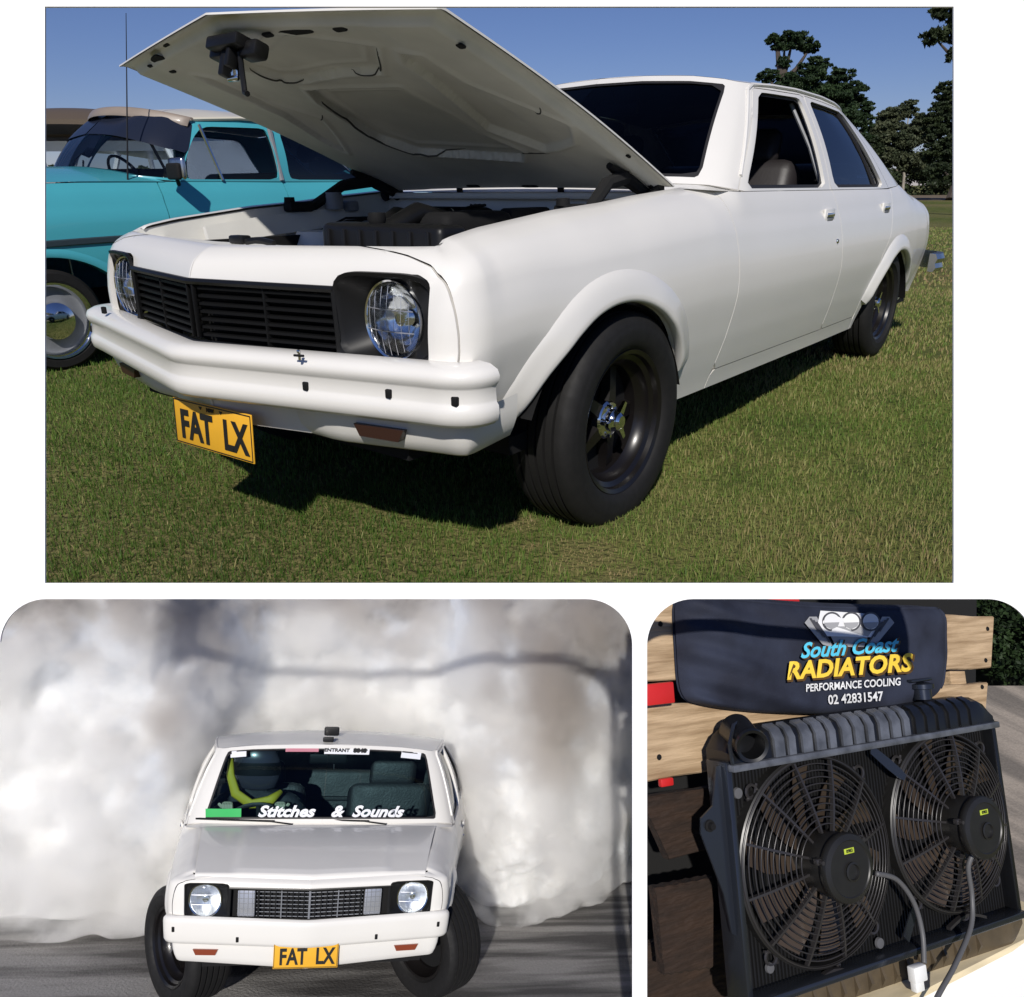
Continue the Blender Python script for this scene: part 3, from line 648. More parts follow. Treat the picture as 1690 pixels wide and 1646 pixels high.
    def bpx(px, py):
        d = RC.T @ np.array([(px - 845) / FPX, (py - 823) / FPX, 1]); t = ((o_b - CAM) @ nv) / (d @ nv); p = CAM + t * d - o_b; return float(p[0]), float(p @ dv)
    def psd(x, l, P_):
        """signed distance to a closed outline, negative inside"""
        dd = 9.0; ins = False; n = len(P_)
        for k in range(n):
            ax_, ay_ = P_[k]; bx_, by_ = P_[k - 1]; ex, ey = bx_ - ax_, by_ - ay_; wx, wy = x - ax_, l - ay_; t = max(0, min(1, (wx * ex + wy * ey) / (ex * ex + ey * ey))); q = (wx - ex * t) ** 2 + (wy - ey * t) ** 2; dd = min(dd, q)
            if (ay_ > l) != (by_ > l) and x < ex * (l - ay_) / (by_ - ay_) + ax_: ins = not ins
        return -sqrt(dd) if ins else sqrt(dd)
    PF = [[bpx(*q) for q in Q] for Q in ([(439, 66), (472, 66), (619, 85), (626, 130), (562, 133), (500, 144), (462, 142), (410, 124), (391, 114)], [(507, 159), (661, 156), (798, 237), (860, 260), (860, 272), (690, 263), (619, 241), (571, 213), (526, 182)],
         [(663, 95), (697, 95), (765, 140), (879, 188), (936, 212), (943, 242), (898, 258), (803, 227), (712, 144), (670, 114)], [(325, 128), (363, 137), (439, 177), (526, 208), (571, 256), (529, 237), (467, 199), (391, 161)])]
    def inner_h(x, l):
        e = min(WB - abs(x), lmax(x) - l, l + .02); h = .001 + .022 * sm(.028, .052, e)
        lf = l / lmax(x)
        # wide front channel, central spine and swept side channels around recessed fields
        ax = abs(x)
        for P_, dp in zip(PF, (.016, .018, .014, .009)):
            f = psd(x, l, P_); 
            if f < .03: h -= dp * sm(.0045, -.0045, f) - .005 * sm(.026, .012, abs(f)) * (f > 0)
        if abs(psd(x, l, PF[1]) + .05) < .02: h += .004 * sm(.02, .0, abs(psd(x, l, PF[1]) + .05))
        if abs(psd(x, l, PF[0]) + .035) < .014: h += .004 * sm(.014, .0, abs(psd(x, l, PF[0]) + .035))
        h += .003 * sin(9 * l + 2 * x) * sm(.05, .1, e)
        return h
    def bot(u, v): x = (u - .5) * 2 * (WB - .006); l = -.0 + (lmax(x) - .008) * v; return bp(x, l, arch(x, l / lmax(x)) - inner_h(x, l) - .004)
    if not mini:
        g = G(); g.grid(bot, 200, 190, flip=True); ip = build('inner_panel', g, M['under'], bo, 60, recalc=False)
        def slot(x, l, a, b, r=0):
            g = G(); hh = arch(x, l / lmax(x)) - inner_h(x, l) - .0065; pts = []
            for k in range(14):
                t = 2 * pi * k / 14; cx_, cy_ = a * np.sign(cos(t)) * abs(cos(t)) ** .5, b * np.sign(sin(t)) * abs(sin(t)) ** .5
                pts.append(bp(x + cx_ * cos(r) - cy_ * sin(r), l + cx_ * sin(r) + cy_ * cos(r), hh))
            pts2 = [tuple(np.array(p) + nv * .004) for p in pts]; g.loft([pts, pts2]); build('punched_hole', g, M['hole'], ip)
        for x, l, a, b, r in ((.19, 1.128, .055, .012, -.09), (.10, 1.142, .018, .009, 0), (.335, 1.115, .020, .010, 0), (-.43, 1.125, .036, .018, .3), (-.34, 1.155, .018, .006, .2), (-.50, 1.11, .012, .006, 0), (-.45, 1.07, .014, .006, 0),
                              (.60, .99, .010, .010, 0), (.615, .25, .008, .010, 0), (.11, .045, .035, .010, 0), (-.15, .05, .03, .011, 0), (.60, .06, .008, .008, 0)): slot(x, l, a, b, r)
        # dark tubes painting the crease shadows of the inner panel pressings
        def onin(x, l, off=0): return bp(x, l, arch(x, l / lmax(x)) - inner_h(x, l) - .0045 - off)
        def smooth(Q, n=26):
            Q = [np.array(q) for q in Q]; out = []
            for e in np.linspace(0, len(Q) - 1, n):
                i = int(min(e, len(Q) - 2)); f = e - i; a, b, c, d = Q[max(i - 1, 0)], Q[i], Q[i + 1], Q[min(i + 2, len(Q) - 1)]; out.append(.5 * ((2 * b) + (-a + c) * f + (2 * a - 5 * b + 4 * c - d) * f * f + (-a + 3 * b - 3 * c + d) * f ** 3))
            return out
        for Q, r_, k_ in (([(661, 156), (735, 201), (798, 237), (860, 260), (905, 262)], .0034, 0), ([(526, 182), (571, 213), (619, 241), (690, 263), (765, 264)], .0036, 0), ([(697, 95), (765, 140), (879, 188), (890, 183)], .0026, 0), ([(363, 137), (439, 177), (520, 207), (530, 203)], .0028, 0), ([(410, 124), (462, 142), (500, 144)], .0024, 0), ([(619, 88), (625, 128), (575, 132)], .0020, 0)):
            P_ = [onin(*bpx(*q)) for q in smooth(Q)]; n_k = len(P_); rr_k = [r_ * (.25 + .75 * sin(pi * k / (n_k - 1)) ** .4) for k in range(n_k)]; g = G(); g.tube([tuple(np.array(p) + nv * (r_ * .1)) for p in P_], rr_k, 8); build('pressed_rib' if k_ else 'crease_shade_line', g, M['under'] if k_ else M['seam'], ip, 180)
        # latch and safety hook
        g = G(); LM = Matrix(((1, 0, 0, 0), (0, dv[1], nv[1], 0), (0, dv[2], nv[2], 0), (0, 0, 0, 1))); LM = Matrix.Translation(bp(.01, 1.195, -.03)) @ LM
        g.rbox((0, -.01, -.012), (.13, .05, .03), .006, LM); g.rbox((-.06, -.03, -.02), (.05, .04, .035), .006, LM); g.rbox((.07, -.035, -.024), (.07, .045, .04), .01, LM)
        g.rbox((-.015, -.02, -.05), (.022, .03, .07), .005, LM); g.rbox((.02, -.01, -.045), (.016, .03, .05), .004, LM); lt = build('bonnet_latch', g, M['black'], bo)
        g = G(); p0 = np.array(bp(.045, 1.175, -.06)); g.tube([p0, p0 + (.0, .0, -.035), p0 + (.002, .0, -.075), p0 + (.008, -.004, -.090), p0 + (.024, -.008, -.094)], .007, 8); build('safety_hook', g, M['black'], lt)
        g = G(); g.tube([p0 + (-.045, 0, .01), p0 + (-.045, 0, -.055)], .008, 8); g.tube([p0 + (-.022, .004, .01), p0 + (-.022, .004, -.06)], .006, 8); g.rbox(tuple(p0 + (-.034, 0, -.055)), (.045, .016, .014), .004); build('latch_spring', g, M['chrome'], lt)
        for sx in (-1, 1):   # hinges: curved arms
            h0 = np.array(bp(sx * .56, .16, -.025)); h1 = np.array(bp(sx * .575, -.0, -.03)); g = G()
            g.loft([[(x + sx * .56, y, z) for x, y, z in ((-.014, 0, 0), (.014, 0, 0), (.014, 0, -.03), (-.014, 0, -.03))]], caps=False) if False else None
            a = np.array(bp(sx * .57, .27, -.03)); b = np.array(bp(sx * .57, .02, -.035)); g.tube([a, a * .5 + b * .5, b], [.010, .022, .018], 8)
            mid = a * .62 + b * .38; foot = np.array([sx * .615, .03, .865]); g.tube([mid, mid * .6 + foot * .4 + (0, -.02, .02), foot], [.024, .020, .018], 8)
            g.tube([b, (sx * .60, .45, .925), (sx * .61, .40, .90)], [.026, .026, .020], 8); build('bonnet_hinge', g, M['hole'], bo)
            g = G(); g.rbox((sx * .60, -.03, .872), (.05, .11, .035), .01); g.lathe([(0, .02), (.018, .02), (.02, 0)], 12, Matrix.Translation((sx * .60, -.07, .885))); build('hinge_spring', g, M['matt'], bo)
        for sx in (-.25, .22): g = G(); g.tube([(sx, .46, .905), (sx, .455, .935)], .012, 8); build('bonnet_buffer', g, M['matt'], root)
    # engine bay
    if not mini:
        g = G(); 
        def fwf(u, v): x = (u - .5) * 1.32; return (x, .455 - .03 * v, .90 - .42 * v)
        g.grid(fwf, 8, 4); g.rbox((0, .44, .905), (1.30, .06, .022), .006); fwl = build('firewall', g, M['bay'], root)
        g = G(); g.rbox((.33, .44, .865), (.075, .01, .02), .002); build('data_plate', g, M['grey'], fwl)
        g = G(); g.rbox((-.30, .43, .83), (.22, .04, .07), .02); build('heater_duct', g, M['grey'], fwl)
        for sx in (-1, 1):
            g = G()
            def ig(u, v, sx=sx): y = -.66 + 1.12 * u; zt = ztop(max(y, -.7)) - .012; xi = .648; return (sx * (xi - .075 * v ** 1.5 - .03 * v * sin(pi * u)), y, zt - v * (.30 - .05 * u))
            g.grid(ig, 24, 10); og = build('inner_guard', g, M['bay'], root, 60)
            g = G(); g.loft([[(sx * x, y, z) for x, z in ((.60, ztop(y) - .10), (.615, ztop(y) - .04), (.60, ztop(y) - .035), (.58, ztop(y) - .10))] for y in (-.42, -.2, .05, .25)]) ; build('guard_brace', g, M['bay'], og)
            for yy in (-.30, -.10): g = G(); g.rbox((sx * .625, yy, .80), (.02, .03, .05), .006); build('guard_bracket', g, M['bay'], og)
            # strut tower
            g = G(); g.loft([[(sx * (.50 + r * cos(a)), .02 + r * 1.1 * sin(a), z) for a in np.linspace(0, 2 * pi, 25)[:-1]] for r, z in ((.16, .50), (.135, .74), (.11, .79), (.0, .795))], caps=False); build('suspension_tower', g, M['bay'], root, 40)
        # radiator support panel behind the nose
        def rs(u, v): x = (u - .5) * 1.29; y = -.775 + .115 * abs(x) / .655 + .02; return (x, y + .10 * v, .798 - .006 * v - .0 * v)
        g = G(); g.grid(rs, 30, 3); g.box((0, -.60, .62), (1.25, .012, .34)); sp_ = build('radiator_support', g, M['bay'], root)
        g = G(); g.rbox((-.06, -.655, .805), (.060, .035, .022), .006); g.tube([(-.03, -.655, .80), (.02, -.65, .806), (.07, -.64, .798)], .009, 6); build('bonnet_catch', g, M['black'], sp_)
        g = G(); g.rbox((.37, -.50, .745), (.44, .10, .21), .02, seg=3)
        for k in range(7): g.rbox((.19 + .06 * k, -.552, .75), (.012, .012, .17), .003)
        rd = build('radiator', g, M['black'], root); g = G(); g.lathe([(0, .03), (.022, .03), (.024, .012), (.018, 0)], 18, Matrix.Translation((.32, -.50, .845))); build('radiator_cap', g, M['matt'], rd)
        g = G(); g.rbox((.14, .02, .60), (.40, .62, .26), .05, seg=3); g.rbox((.14, .0, .74), (.20, .40, .06), .02)
        for sx in (-1, 1): g.rbox((.14 + sx * .20, .02, .71), (.11, .52, .09), .03, Matrix.Identity(4), 3)
        en = build('engine', g, M['matt'], root)
        g = G(); g.lathe([(.0, .10), (.15, .10), (.17, .08), (.17, .03), (.15, .0), (.05, 0)], 40, Matrix.Translation((.12, .0, .76))); build('air_cleaner', g, M['black'], en)
        g = G(); g.tube([(.22, -.44, .80), (.27, -.30, .87), (.25, -.15, .84)], .028, 10); build('coolant_hose', g, M['black'], en); g = G(); g.tube([(.17, -.42, .80), (.08, -.2, .86), (.0, .1, .82)], .022, 10); build('coolant_hose', g, M['black'], en)
        for k, (xx_, yy_, zz_) in enumerate(((.225, -.43, .805), (.255, -.17, .85), (.17, -.41, .80))): g = G(); g.lathe([(.031, -.006), (.033, 0), (.031, .006)], 20, Matrix.Translation((xx_, yy_, zz_)) @ Matrix.Rotation(radians(60), 4, 'X')); build('hose_clamp', g, M['chrome'], en)
        for k in range(3): g = G(); g.tube([(-.52, -.35 + .1 * k, .72), (-.53, -.2, .745 - .01 * k), (-.52, .12, .81 + .01 * k), (-.40, .36, .83), (-.1 + .1 * k, .40, .84)], .0045, 5); build('wiring', g, M['matt'], en)
        for k in range(4): g = G(); g.tube([(.10 + .02 * k, .12, .88), (.20 + .02 * k, .02 - .08 * k, .87), (.27, -.10 + .10 * k, .78)], .005, 5); build('spark_lead', g, M['matt'], en)
        g = G(); g.rbox((.30, -.16, .80), (.18, .30, .14), .03, seg=3); build('battery', g, M['matt'], en); g = G(); g.rbox((.34, .1, .85), (.05, .2, .05), .01); build('engine_bracket', g, M['matt'], en); g = G(); g.rbox((-.10, .26, .82), (.30, .12, .10), .03, seg=3); build('carburettor', g, M['matt'], en)
        g = G(); g.rbox((-.47, .26, .76), (.14, .20, .12), .02); build('relay_box', g, M['grey'], root)
        g = G(); g.lathe([(0, .06), (.03, .06), (.035, .045), (.035, 0)], 16, Matrix.Translation((-.585, .12, .86))); g.rbox((-.585, .2, .87), (.05, .05, .04), .01); build('brake_reservoir', g, M['grey'], root)
    return P

# ------------------------------------------------------------------ lawn
def lawn_material():
    m = bpy.data.materials.new('lawn_soil_and_turf'); m.use_nodes = True; nt = m.node_tree; b = nt.nodes['Principled BSDF']; b.inputs['Roughness'].default_value = .9
    b.inputs['Specular IOR Level'].default_value = .15
    tc = nt.nodes.new('ShaderNodeTexCoord'); n1 = nt.nodes.new('ShaderNodeTexNoise'); n1.inputs['Scale'].default_value = 3.0; n1.inputs['Detail'].default_value = 8
    n2 = nt.nodes.new('ShaderNodeTexNoise'); n2.inputs['Scale'].default_value = .09; n2.inputs['Detail'].default_value = 4
    for n in (n1, n2): nt.links.new(tc.outputs['Object'], n.inputs['Vector'])
    r1 = nt.nodes.new('ShaderNodeValToRGB'); r1.color_ramp.elements[0].position = .3; r1.color_ramp.elements[0].color = (.050, .070, .016, 1); r1.color_ramp.elements[1].position = .7; r1.color_ramp.elements[1].color = (.13, .14, .036, 1)
    r2 = nt.nodes.new('ShaderNodeValToRGB'); r2.color_ramp.elements[0].position = .42; r2.color_ramp.elements[0].color = (0, 0, 0, 1); r2.color_ramp.elements[1].position = .62; r2.color_ramp.elements[1].color = (1, 1, 1, 1)
    mx = nt.nodes.new('ShaderNodeMix'); mx.data_type = 'RGBA'; mx.inputs[7].default_value = (.15, .13, .055, 1)
    nt.links.new(n1.outputs[0], r1.inputs[0]); nt.links.new(n2.outputs[0], r2.inputs[0]); nt.links.new(r2.outputs[0], mx.inputs[0]); nt.links.new(r1.outputs[0], mx.inputs[6]); nt.links.new(mx.outputs[2], b.inputs['Base Color'])
    bp = nt.nodes.new('ShaderNodeBump'); bp.inputs['Strength'].default_value = .8; bp.inputs['Distance'].default_value = .03; n3 = nt.nodes.new('ShaderNodeTexNoise'); n3.inputs['Scale'].default_value = 40
    nt.links.new(tc.outputs['Object'], n3.inputs['Vector']); nt.links.new(n3.outputs[0], bp.inputs['Height']); nt.links.new(bp.outputs[0], b.inputs['Normal']); return m
_xs = [-700, -60, -8] + list(np.linspace(-3, 7, 41)) + [60, 700]; _ys = [-200, -20, -4] + list(np.linspace(0, 8, 41)) + [30, 200, 1500]
g = G(); g.v = [(x, y, float(gz(x, y))) for x in _xs for y in _ys]; g.f = [(i * len(_ys) + j, (i + 1) * len(_ys) + j, (i + 1) * len(_ys) + j + 1, i * len(_ys) + j + 1) for i in range(len(_xs) - 1) for j in range(len(_ys) - 1)]; lw = build('lawn', g, lawn_material(), kind='structure', recalc=False)
lw['label'] = 'wide mown lawn under and around the parked cars'
def blade_material():
    m = bpy.data.materials.new('grass_blades'); m.use_nodes = True; nt = m.node_tree; b = nt.nodes['Principled BSDF']; b.inputs['Roughness'].default_value = .55; b.inputs['Specular IOR Level'].default_value = .25
    at = nt.nodes.new('ShaderNodeAttribute'); at.attribute_name = 'tone'
    r = nt.nodes.new('ShaderNodeValToRGB'); cr = r.color_ramp; cr.elements[0].position = 0; cr.elements[0].color = (.038, .070, .012, 1); cr.elements[1].position = 1; cr.elements[1].color = (.36, .26, .14, 1)
    for p, c in ((.35, (.085, .160, .026)), (.6, (.165, .240, .050)), (.8, (.34, .32, .12))): e = cr.elements.new(p); e.color = (*c, 1)
    nt.links.new(at.outputs['Fac'], r.inputs[0]); nt.links.new(r.outputs[0], b.inputs['Base Color'])
    tr = nt.nodes.new('ShaderNodeBsdfTranslucent'); nt.links.new(r.outputs[0], tr.inputs[0]); mx = nt.nodes.new('ShaderNodeMixShader'); mx.inputs[0].default_value = .3
    nt.links.new(b.outputs[0], mx.inputs[1]); nt.links.new(tr.outputs[0], mx.inputs[2]); nt.links.new(mx.outputs[0], nt.nodes['Material Output'].inputs[0]); return m
def vnoise(x, y, s, seed=0):
    """cheap smooth value noise"""
    r = np.random.RandomState(seed); T = r.rand(64, 64); x = x / s; y = y / s; xi = np.floor(x).astype(int); yi = np.floor(y).astype(int); fx = x - xi; fy = y - yi
    fx = fx * fx * (3 - 2 * fx); fy = fy * fy * (3 - 2 * fy); g = lambda a, b: T[a % 64, b % 64]
    return (g(xi, yi) * (1 - fx) + g(xi + 1, yi) * fx) * (1 - fy) + (g(xi, yi + 1) * (1 - fx) + g(xi + 1, yi + 1) * fx) * fy
def grass():
    fwd = np.array([RC[2][0], RC[2][1]]); fwd /= np.linalg.norm(fwd); rt = np.array([-fwd[1], fwd[0]]) * -1
    pts = []; hs = []
    for d0, d1, dens, hh, ww in ((1.5, 2.6, 15000, .020, .0012), (2.6, 4.2, 8000, .021, .0018), (4.2, 8, 2200, .023, .0034), (8, 20, 260, .030, .009)):
        wid0 = .72 * d1 + .3; n = int((d1 - d0) * 2 * wid0 * dens); d = nrs.uniform(d0, d1, n); l = nrs.uniform(-1, 1, n) * (.72 * d1 + .3); k = np.abs(l) < .72 * d + .3
        d, l = d[k], l[k]; p = CAM[:2][None] + d[:, None] * fwd + l[:, None] * rt; pts.append(p); hs.append(np.c_[np.full(len(p), hh), np.full(len(p), ww)])
    P = np.vstack(pts); H = np.vstack(hs); n = len(P)
    tone = .27 + .42 * nrs.rand(n) + .22 * (vnoise(P[:, 0] + 50, P[:, 1] + 50, .25, 3) - .5) + .3 * (vnoise(P[:, 0] + 90, P[:, 1] + 90, 1.1, 4) - .5)
    # lighter, yellower tone towards the right; straw tone on a few worn spots
    side = (P - CAM[:2]) @ rt; tone += .13 * np.clip(side, -.8, 2)
    bare = np.zeros(n)
    for (px, py, rr_) in ((860, 866, .07), (968, 920, .11), (1022, 950, .06), (880, 905, .04)):
        d = RC.T @ np.array([(px - 845) / FPX, (py - 823) / FPX, 1]); t = -CAM[2] / d[2]; c = (CAM + t * d)[:2]; q = np.hypot(*(P - c).T) * (.7 + .8 * vnoise(P[:, 0] + 9, P[:, 1] + 9, .05, 5)); bare = np.maximum(bare, np.clip(1.25 - q / rr_, 0, 1))
    dry = nrs.rand(n) < .06; tone[dry] = nrs.uniform(.7, .92, dry.sum()); tone = np.where(bare > nrs.rand(n) * .8, nrs.uniform(.86, 1, n), tone)
    tone = np.clip(tone, 0, 1)
    h = H[:, 0] * (.5 + .8 * nrs.rand(n)) * (1 - .6 * (bare > .3)) * (.75 + .5 * vnoise(P[:, 0], P[:, 1], .09, 8)); wd = H[:, 1] * (.7 + .6 * nrs.rand(n)); a = nrs.rand(n) * 2 * pi
    lean = nrs.rand(n) ** 1.6 * .8 * h; la = nrs.rand(n) * 2 * pi
    base = np.c_[P, gz(P[:, 0], P[:, 1])]; w_ = np.c_[np.cos(a), np.sin(a), np.zeros(n)] * wd[:, None]; L = np.c_[np.cos(la), np.sin(la), np.zeros(n)] * lean[:, None]; Z = np.c_[np.zeros((n, 2)), h]
    V = np.stack([base - w_, base + w_, base + w_ * .7 + L * .4 + Z * .6, base - w_ * .7 + L * .4 + Z * .6, base + L + Z], 1).reshape(-1, 3)
    me = bpy.data.meshes.new('grass'); i = (np.arange(n) * 5)[:, None]
    quads = i + np.array([[0, 1, 2, 3]]); tris = i + np.array([[3, 2, 4]])
    loops = np.concatenate([quads, tris], 1).ravel(); starts = np.stack([np.arange(n) * 7, np.arange(n) * 7 + 4], 1).ravel()
    me.vertices.add(len(V)); me.vertices.foreach_set('co', V.ravel()); me.loops.add(len(loops)); me.loops.foreach_set('vertex_index', loops.astype(np.int32)); me.polygons.add(2 * n); me.polygons.foreach_set('loop_start', starts.astype(np.int32))
    me.update(calc_edges=True); at = me.attributes.new('tone', 'FLOAT', 'POINT'); at.data.foreach_set('value', np.repeat(tone, 5).astype(np.float32))
    me.materials.append(blade_material()); o = bpy.data.objects.new('grass', me); SC.collection.objects.link(o); o['kind'] = 'stuff'; o['label'] = 'short green grass blades with a few dry straw patches'; return o
grass()

# ------------------------------------------------------------------ white sedan
car = thing('sedan_car', 'white four-door sedan parked on grass with its bonnet raised and bare black tyres', 'car')
build_car(car)

# ------------------------------------------------------------------ white board with three openings
def board():
    D = .53; TK = .0015; s_ = D / FPX
    def P(px, py): return ((px - 845) * s_, (py - 823) * s_)
    def rnd_rect(x0, y0, x1, y1, rs, n=12):
        out = []
        for (cx, cy, sx, sy), r in zip(((x1, y0, -1, 1), (x1, y1, -1, -1), (x0, y1, 1, -1), (x0, y0, 1, 1)), rs):
            ax, ay = cx + sx * r, cy + sy * r; a0 = {(-1, 1): -pi / 2, (-1, -1): 0, (1, -1): pi / 2, (1, 1): pi}[(sx, sy)]
            out += [(ax + r * cos(a0 + pi / 2 * k / n), ay + r * sin(a0 + pi / 2 * k / n)) for k in range(n + 1)] if r > .5 else [(cx, cy)]
        return [P(*p) for p in out]
    def arcp(cx, cy, r, a0, a1, n=14): return [(cx + r * cos(radians(a0 + (a1 - a0) * k / n)), cy + r * sin(radians(a0 + (a1 - a0) * k / n))) for k in range(n + 1)]
    outer = [(-12, -7), (1702, -7), (1702, 1040)] + arcp(1630, 1065, 76, -20, -90) + arcp(1144, 1065, 76, -90, -180) + [(1068, 1720), (1043.5, 1720)] + arcp(967.5, 1065, 76, 0, -90) + arcp(76, 1065, 76, -90, -176) + [(-12, 1060)]
    outer = [P(*p) for p in outer]; holes = [rnd_rect(74, 11, 1574, 962.5, (0, 0, 0, 0))]
    bm = bmesh.new(); ed = []
    for lp in [outer] + holes:
        vs = [bm.verts.new((*p, 0)) for p in lp]
        for k in range(len(vs)): ed.append(bm.edges.new((vs[k], vs[(k + 1) % len(vs)])))
    bmesh.ops.triangle_fill(bm, use_beauty=True, edges=ed)
    # drop triangles that fell inside an opening
    def inside(p, poly):
        c = False
        for k in range(len(poly)):
            (x1, y1), (x2, y2) = poly[k], poly[k - 1]
            if (y1 > p.y) != (y2 > p.y) and p.x < (x2 - x1) * (p.y - y1) / (y2 - y1) + x1: c = not c
        return c
    bad = [f for f in bm.faces if any(inside(f.calc_center_median(), h) for h in holes)]
    if bad: bmesh.ops.delete(bm, geom=bad, context='FACES_ONLY')
    bmesh.ops.recalc_face_normals(bm, faces=bm.faces)
    r = bmesh.ops.extrude_face_region(bm, geom=list(bm.faces)); bmesh.ops.translate(bm, vec=(0, 0, TK), verts=[v for v in r['geom'] if isinstance(v, bmesh.types.BMVert)])
    bm.verts.index_update(); g = G(); g.v = [tuple(c2w((v.co.x, v.co.y, v.co.z + D))) for v in bm.verts]; g.f = [tuple(v.index for v in f.verts) for f in bm.faces]; bm.free()
    m = mat('board_white_paint', (.90, .90, .90), .6, bump=.02, bscale=300)
    o = build('display_board', g, m); tag(o, 'flat white display board with a square opening above and round-cornered cut-outs below', 'board'); return o
board()

# ------------------------------------------------------------------ turquoise old sedan beside it
M['teal'] = mat('turquoise_paint', (.065, .37, .44), .24, coat=.6, coat_rough=.05, var=.05, vscale=2)
M['cream'] = mat('cream_roof_paint', (.62, .58, .48), .35, coat=.3)
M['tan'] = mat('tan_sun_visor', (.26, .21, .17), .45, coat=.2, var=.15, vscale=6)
M['whitecar'] = mat('old_white_paint', (.80, .80, .80), .3, coat=.3)
M['stripe'] = mat('dark_body_stripe', (.03, .045, .055), .35)
M['glassdark'] = glass('old_car_glass', (.62, .68, .72), .9, .01, 1.42)
M['shade'] = mat('shade_band', (.012, .016, .03), .3)
def teal_car():
    t = thing('vintage_car', 'turquoise vintage sedan with cream roof and tan sun visor beside the white car', 'car', loc=(-3.45, -.05, 0))
    Xm = lambda y: itp(y, [-.9, -.6, 0, .8, 2.4, 3.2, 3.6], [.60, .68, .70, .715, .715, .66, .5])
    zt = lambda y: itp(y, [-.9, -.5, .3, .8, 2.4, 3.5], [.90, .95, .972, .975, .975, .90])
    ys = np.arange(-.9, 3.6, .05); ts = np.linspace(0, 1, 22); V = []; F = []
    for y in ys:
        for tt in ts:
            z = .22 + tt * (zt(y) - .22); b = np.interp(tt, [0, .2, .5, .72, .80, .82, .9, 1], [-.05, -.015, 0, -.004, -.014, -.030, -.045, -.09]); V.append((Xm(y) + b, y, z, y, tt))
    m = len(ts); F = [(i * m + j, i * m + j + 1, (i + 1) * m + j + 1, (i + 1) * m + j) for i in range(len(ys) - 1) for j in range(m - 1)]; V = np.array(V)
    for c in (0.0, 2.60): V, F = clip(V, F, lambda v: np.hypot((v[:, 1] - c) / 1.28, v[:, 2] - .245) - .355)
    inn = lambda v: np.array([-.02, 0, 0])
    for nm, a, b in (('front_fender', -1, .735), ('front_door', .742, 1.62), ('rear_door', 1.627, 2.42), ('rear_fender', 2.427, 4)):
        v2, f2 = clip(V, F, lambda v: np.minimum(v[:, 1] - a, b - v[:, 1])); v3, f3 = flange(v2, f2, inn); g = G(); g.add(v3, f3); build(nm, g, M['teal'], t, 40); build(nm, g.mirror(), M['teal'], t, 40)
    for sx in (-1, 1):
        for c in (0.0, 2.6):
            g = G(); rings = []
            for a in np.radians(np.linspace(-88, 88, 30)):
                rings.append([(sx * (.70 + dx), c + 1.28 * (.355 + dr) * sin(a), .245 + (.355 + dr) * cos(a)) for dr, dx in ((.055, -.006), (.04, .004), (.012, .012), (0, .008), (.0, -.06))])
            g.loft(rings, closed=False, caps=False); build('wheel_arch_trim', g, M['teal'], t, 50)
        g = G(); rings = [[(sx * (Xm(y) + .006 + dx), y, z - .018 + dz) for dx, dz in ((0, -.018), (.006, -.012), (.006, .012), (0, .018), (-.02, 0))] for y, z in ((-.5, .672), (-.2, .678), (.2, .690), (.7, .700), (2.4, .705))]; g.loft(rings); build('body_stripe', g, M['stripe'], t)
    def hood(u, v):
        y = -.95 + 1.75 * v; x = (u - .5) * 2 * (Xm(y) - .085); return (x, y - .25 * (1 - (x / .65) ** 2) * (v ** 2) * 1.0, zt(y) + .002 + (.07 + .02 * v) * (1 - (abs(x) / .63) ** 2.2) * (.4 + .6 * min(1, v + .2)))
    g = G(); g.grid(hood, 24, 24); build('bonnet', g, M['teal'], t, 60)
    g = G(); g.grid(lambda u, v: ((u - .5) * 1.25, -.93 + .1 * (u - .5) ** 2 * 4, .30 + .62 * v), 10, 5); build('grille', g, M['dullchrome'], t)
    g = G(); g.tube([(-.7, -.9, .42), (-.55, -1.02, .42), (0, -1.06, .42), (.55, -1.02, .42), (.7, -.9, .42)], .05, 8); build('front_bumper', g, M['chrome'], t)
    g = G(); g.tube([(-.68, 3.5, .42), (0, 3.66, .42), (.68, 3.5, .42)], .05, 8); build('rear_bumper', g, M['chrome'], t)
    g = G(); g.grid(lambda u, v: ((u - .5) * 1.1 * (1 - .1 * v), 2.75 + .8 * v, .99 - .28 * v ** 2 + .03 * (1 - (2 * u - 1) ** 2)), 12, 10); build('boot_lid', g, M['teal'], t, 60)
    g = G(); g.box((0, 1.4, .26), (1.3, 4.2, .04)); g.box((0, 3.5, .6), (1.1, .04, .6)); build('floor_pan', g, M['matt'], t)
    # greenhouse
    fb = [(0, .50, 1.02), (.3, .54, 1.015), (.52, .66, 1.0), (.615, .80, .985)]; fr = [(0, .86, 1.385), (.3, .89, 1.375), (.45, .97, 1.345), (.50, 1.04, 1.320)]
    sb = [(.625, .90, .978), (.63, 1.6, .978), (.625, 2.3, .978), (.59, 2.62, .98)]; sr = [(.52, 1.10, 1.325), (.54, 1.4, 1.342), (.53, 1.9, 1.335), (.48, 2.25, 1.305)]
    rb = [(.45, 2.78, .99), (0, 2.85, 1.0)]; rr_ = [(.38, 2.32, 1.32), (0, 2.36, 1.34)]
    def seg(pts, n):
        pts = np.array(pts, float); d = np.r_[0, np.cumsum(np.linalg.norm(np.diff(pts, axis=0), axis=1))]; s_ = np.linspace(0, d[-1], n + 1); return np.c_[[np.interp(s_, d, pts[:, k]) for k in range(3)]].T
    A = np.vstack([seg(fb, 12), seg([fb[-1], sb[0]], 3)[1:], seg(sb, 30)[1:], seg([sb[-1]] + rb, 10)[1:]]); B = np.vstack([seg(fr, 12), seg([fr[-1], sr[0]], 3)[1:], seg(sr, 30)[1:], seg([sr[-1]] + rr_, 10)[1:]])
    VV = []; nS = 12
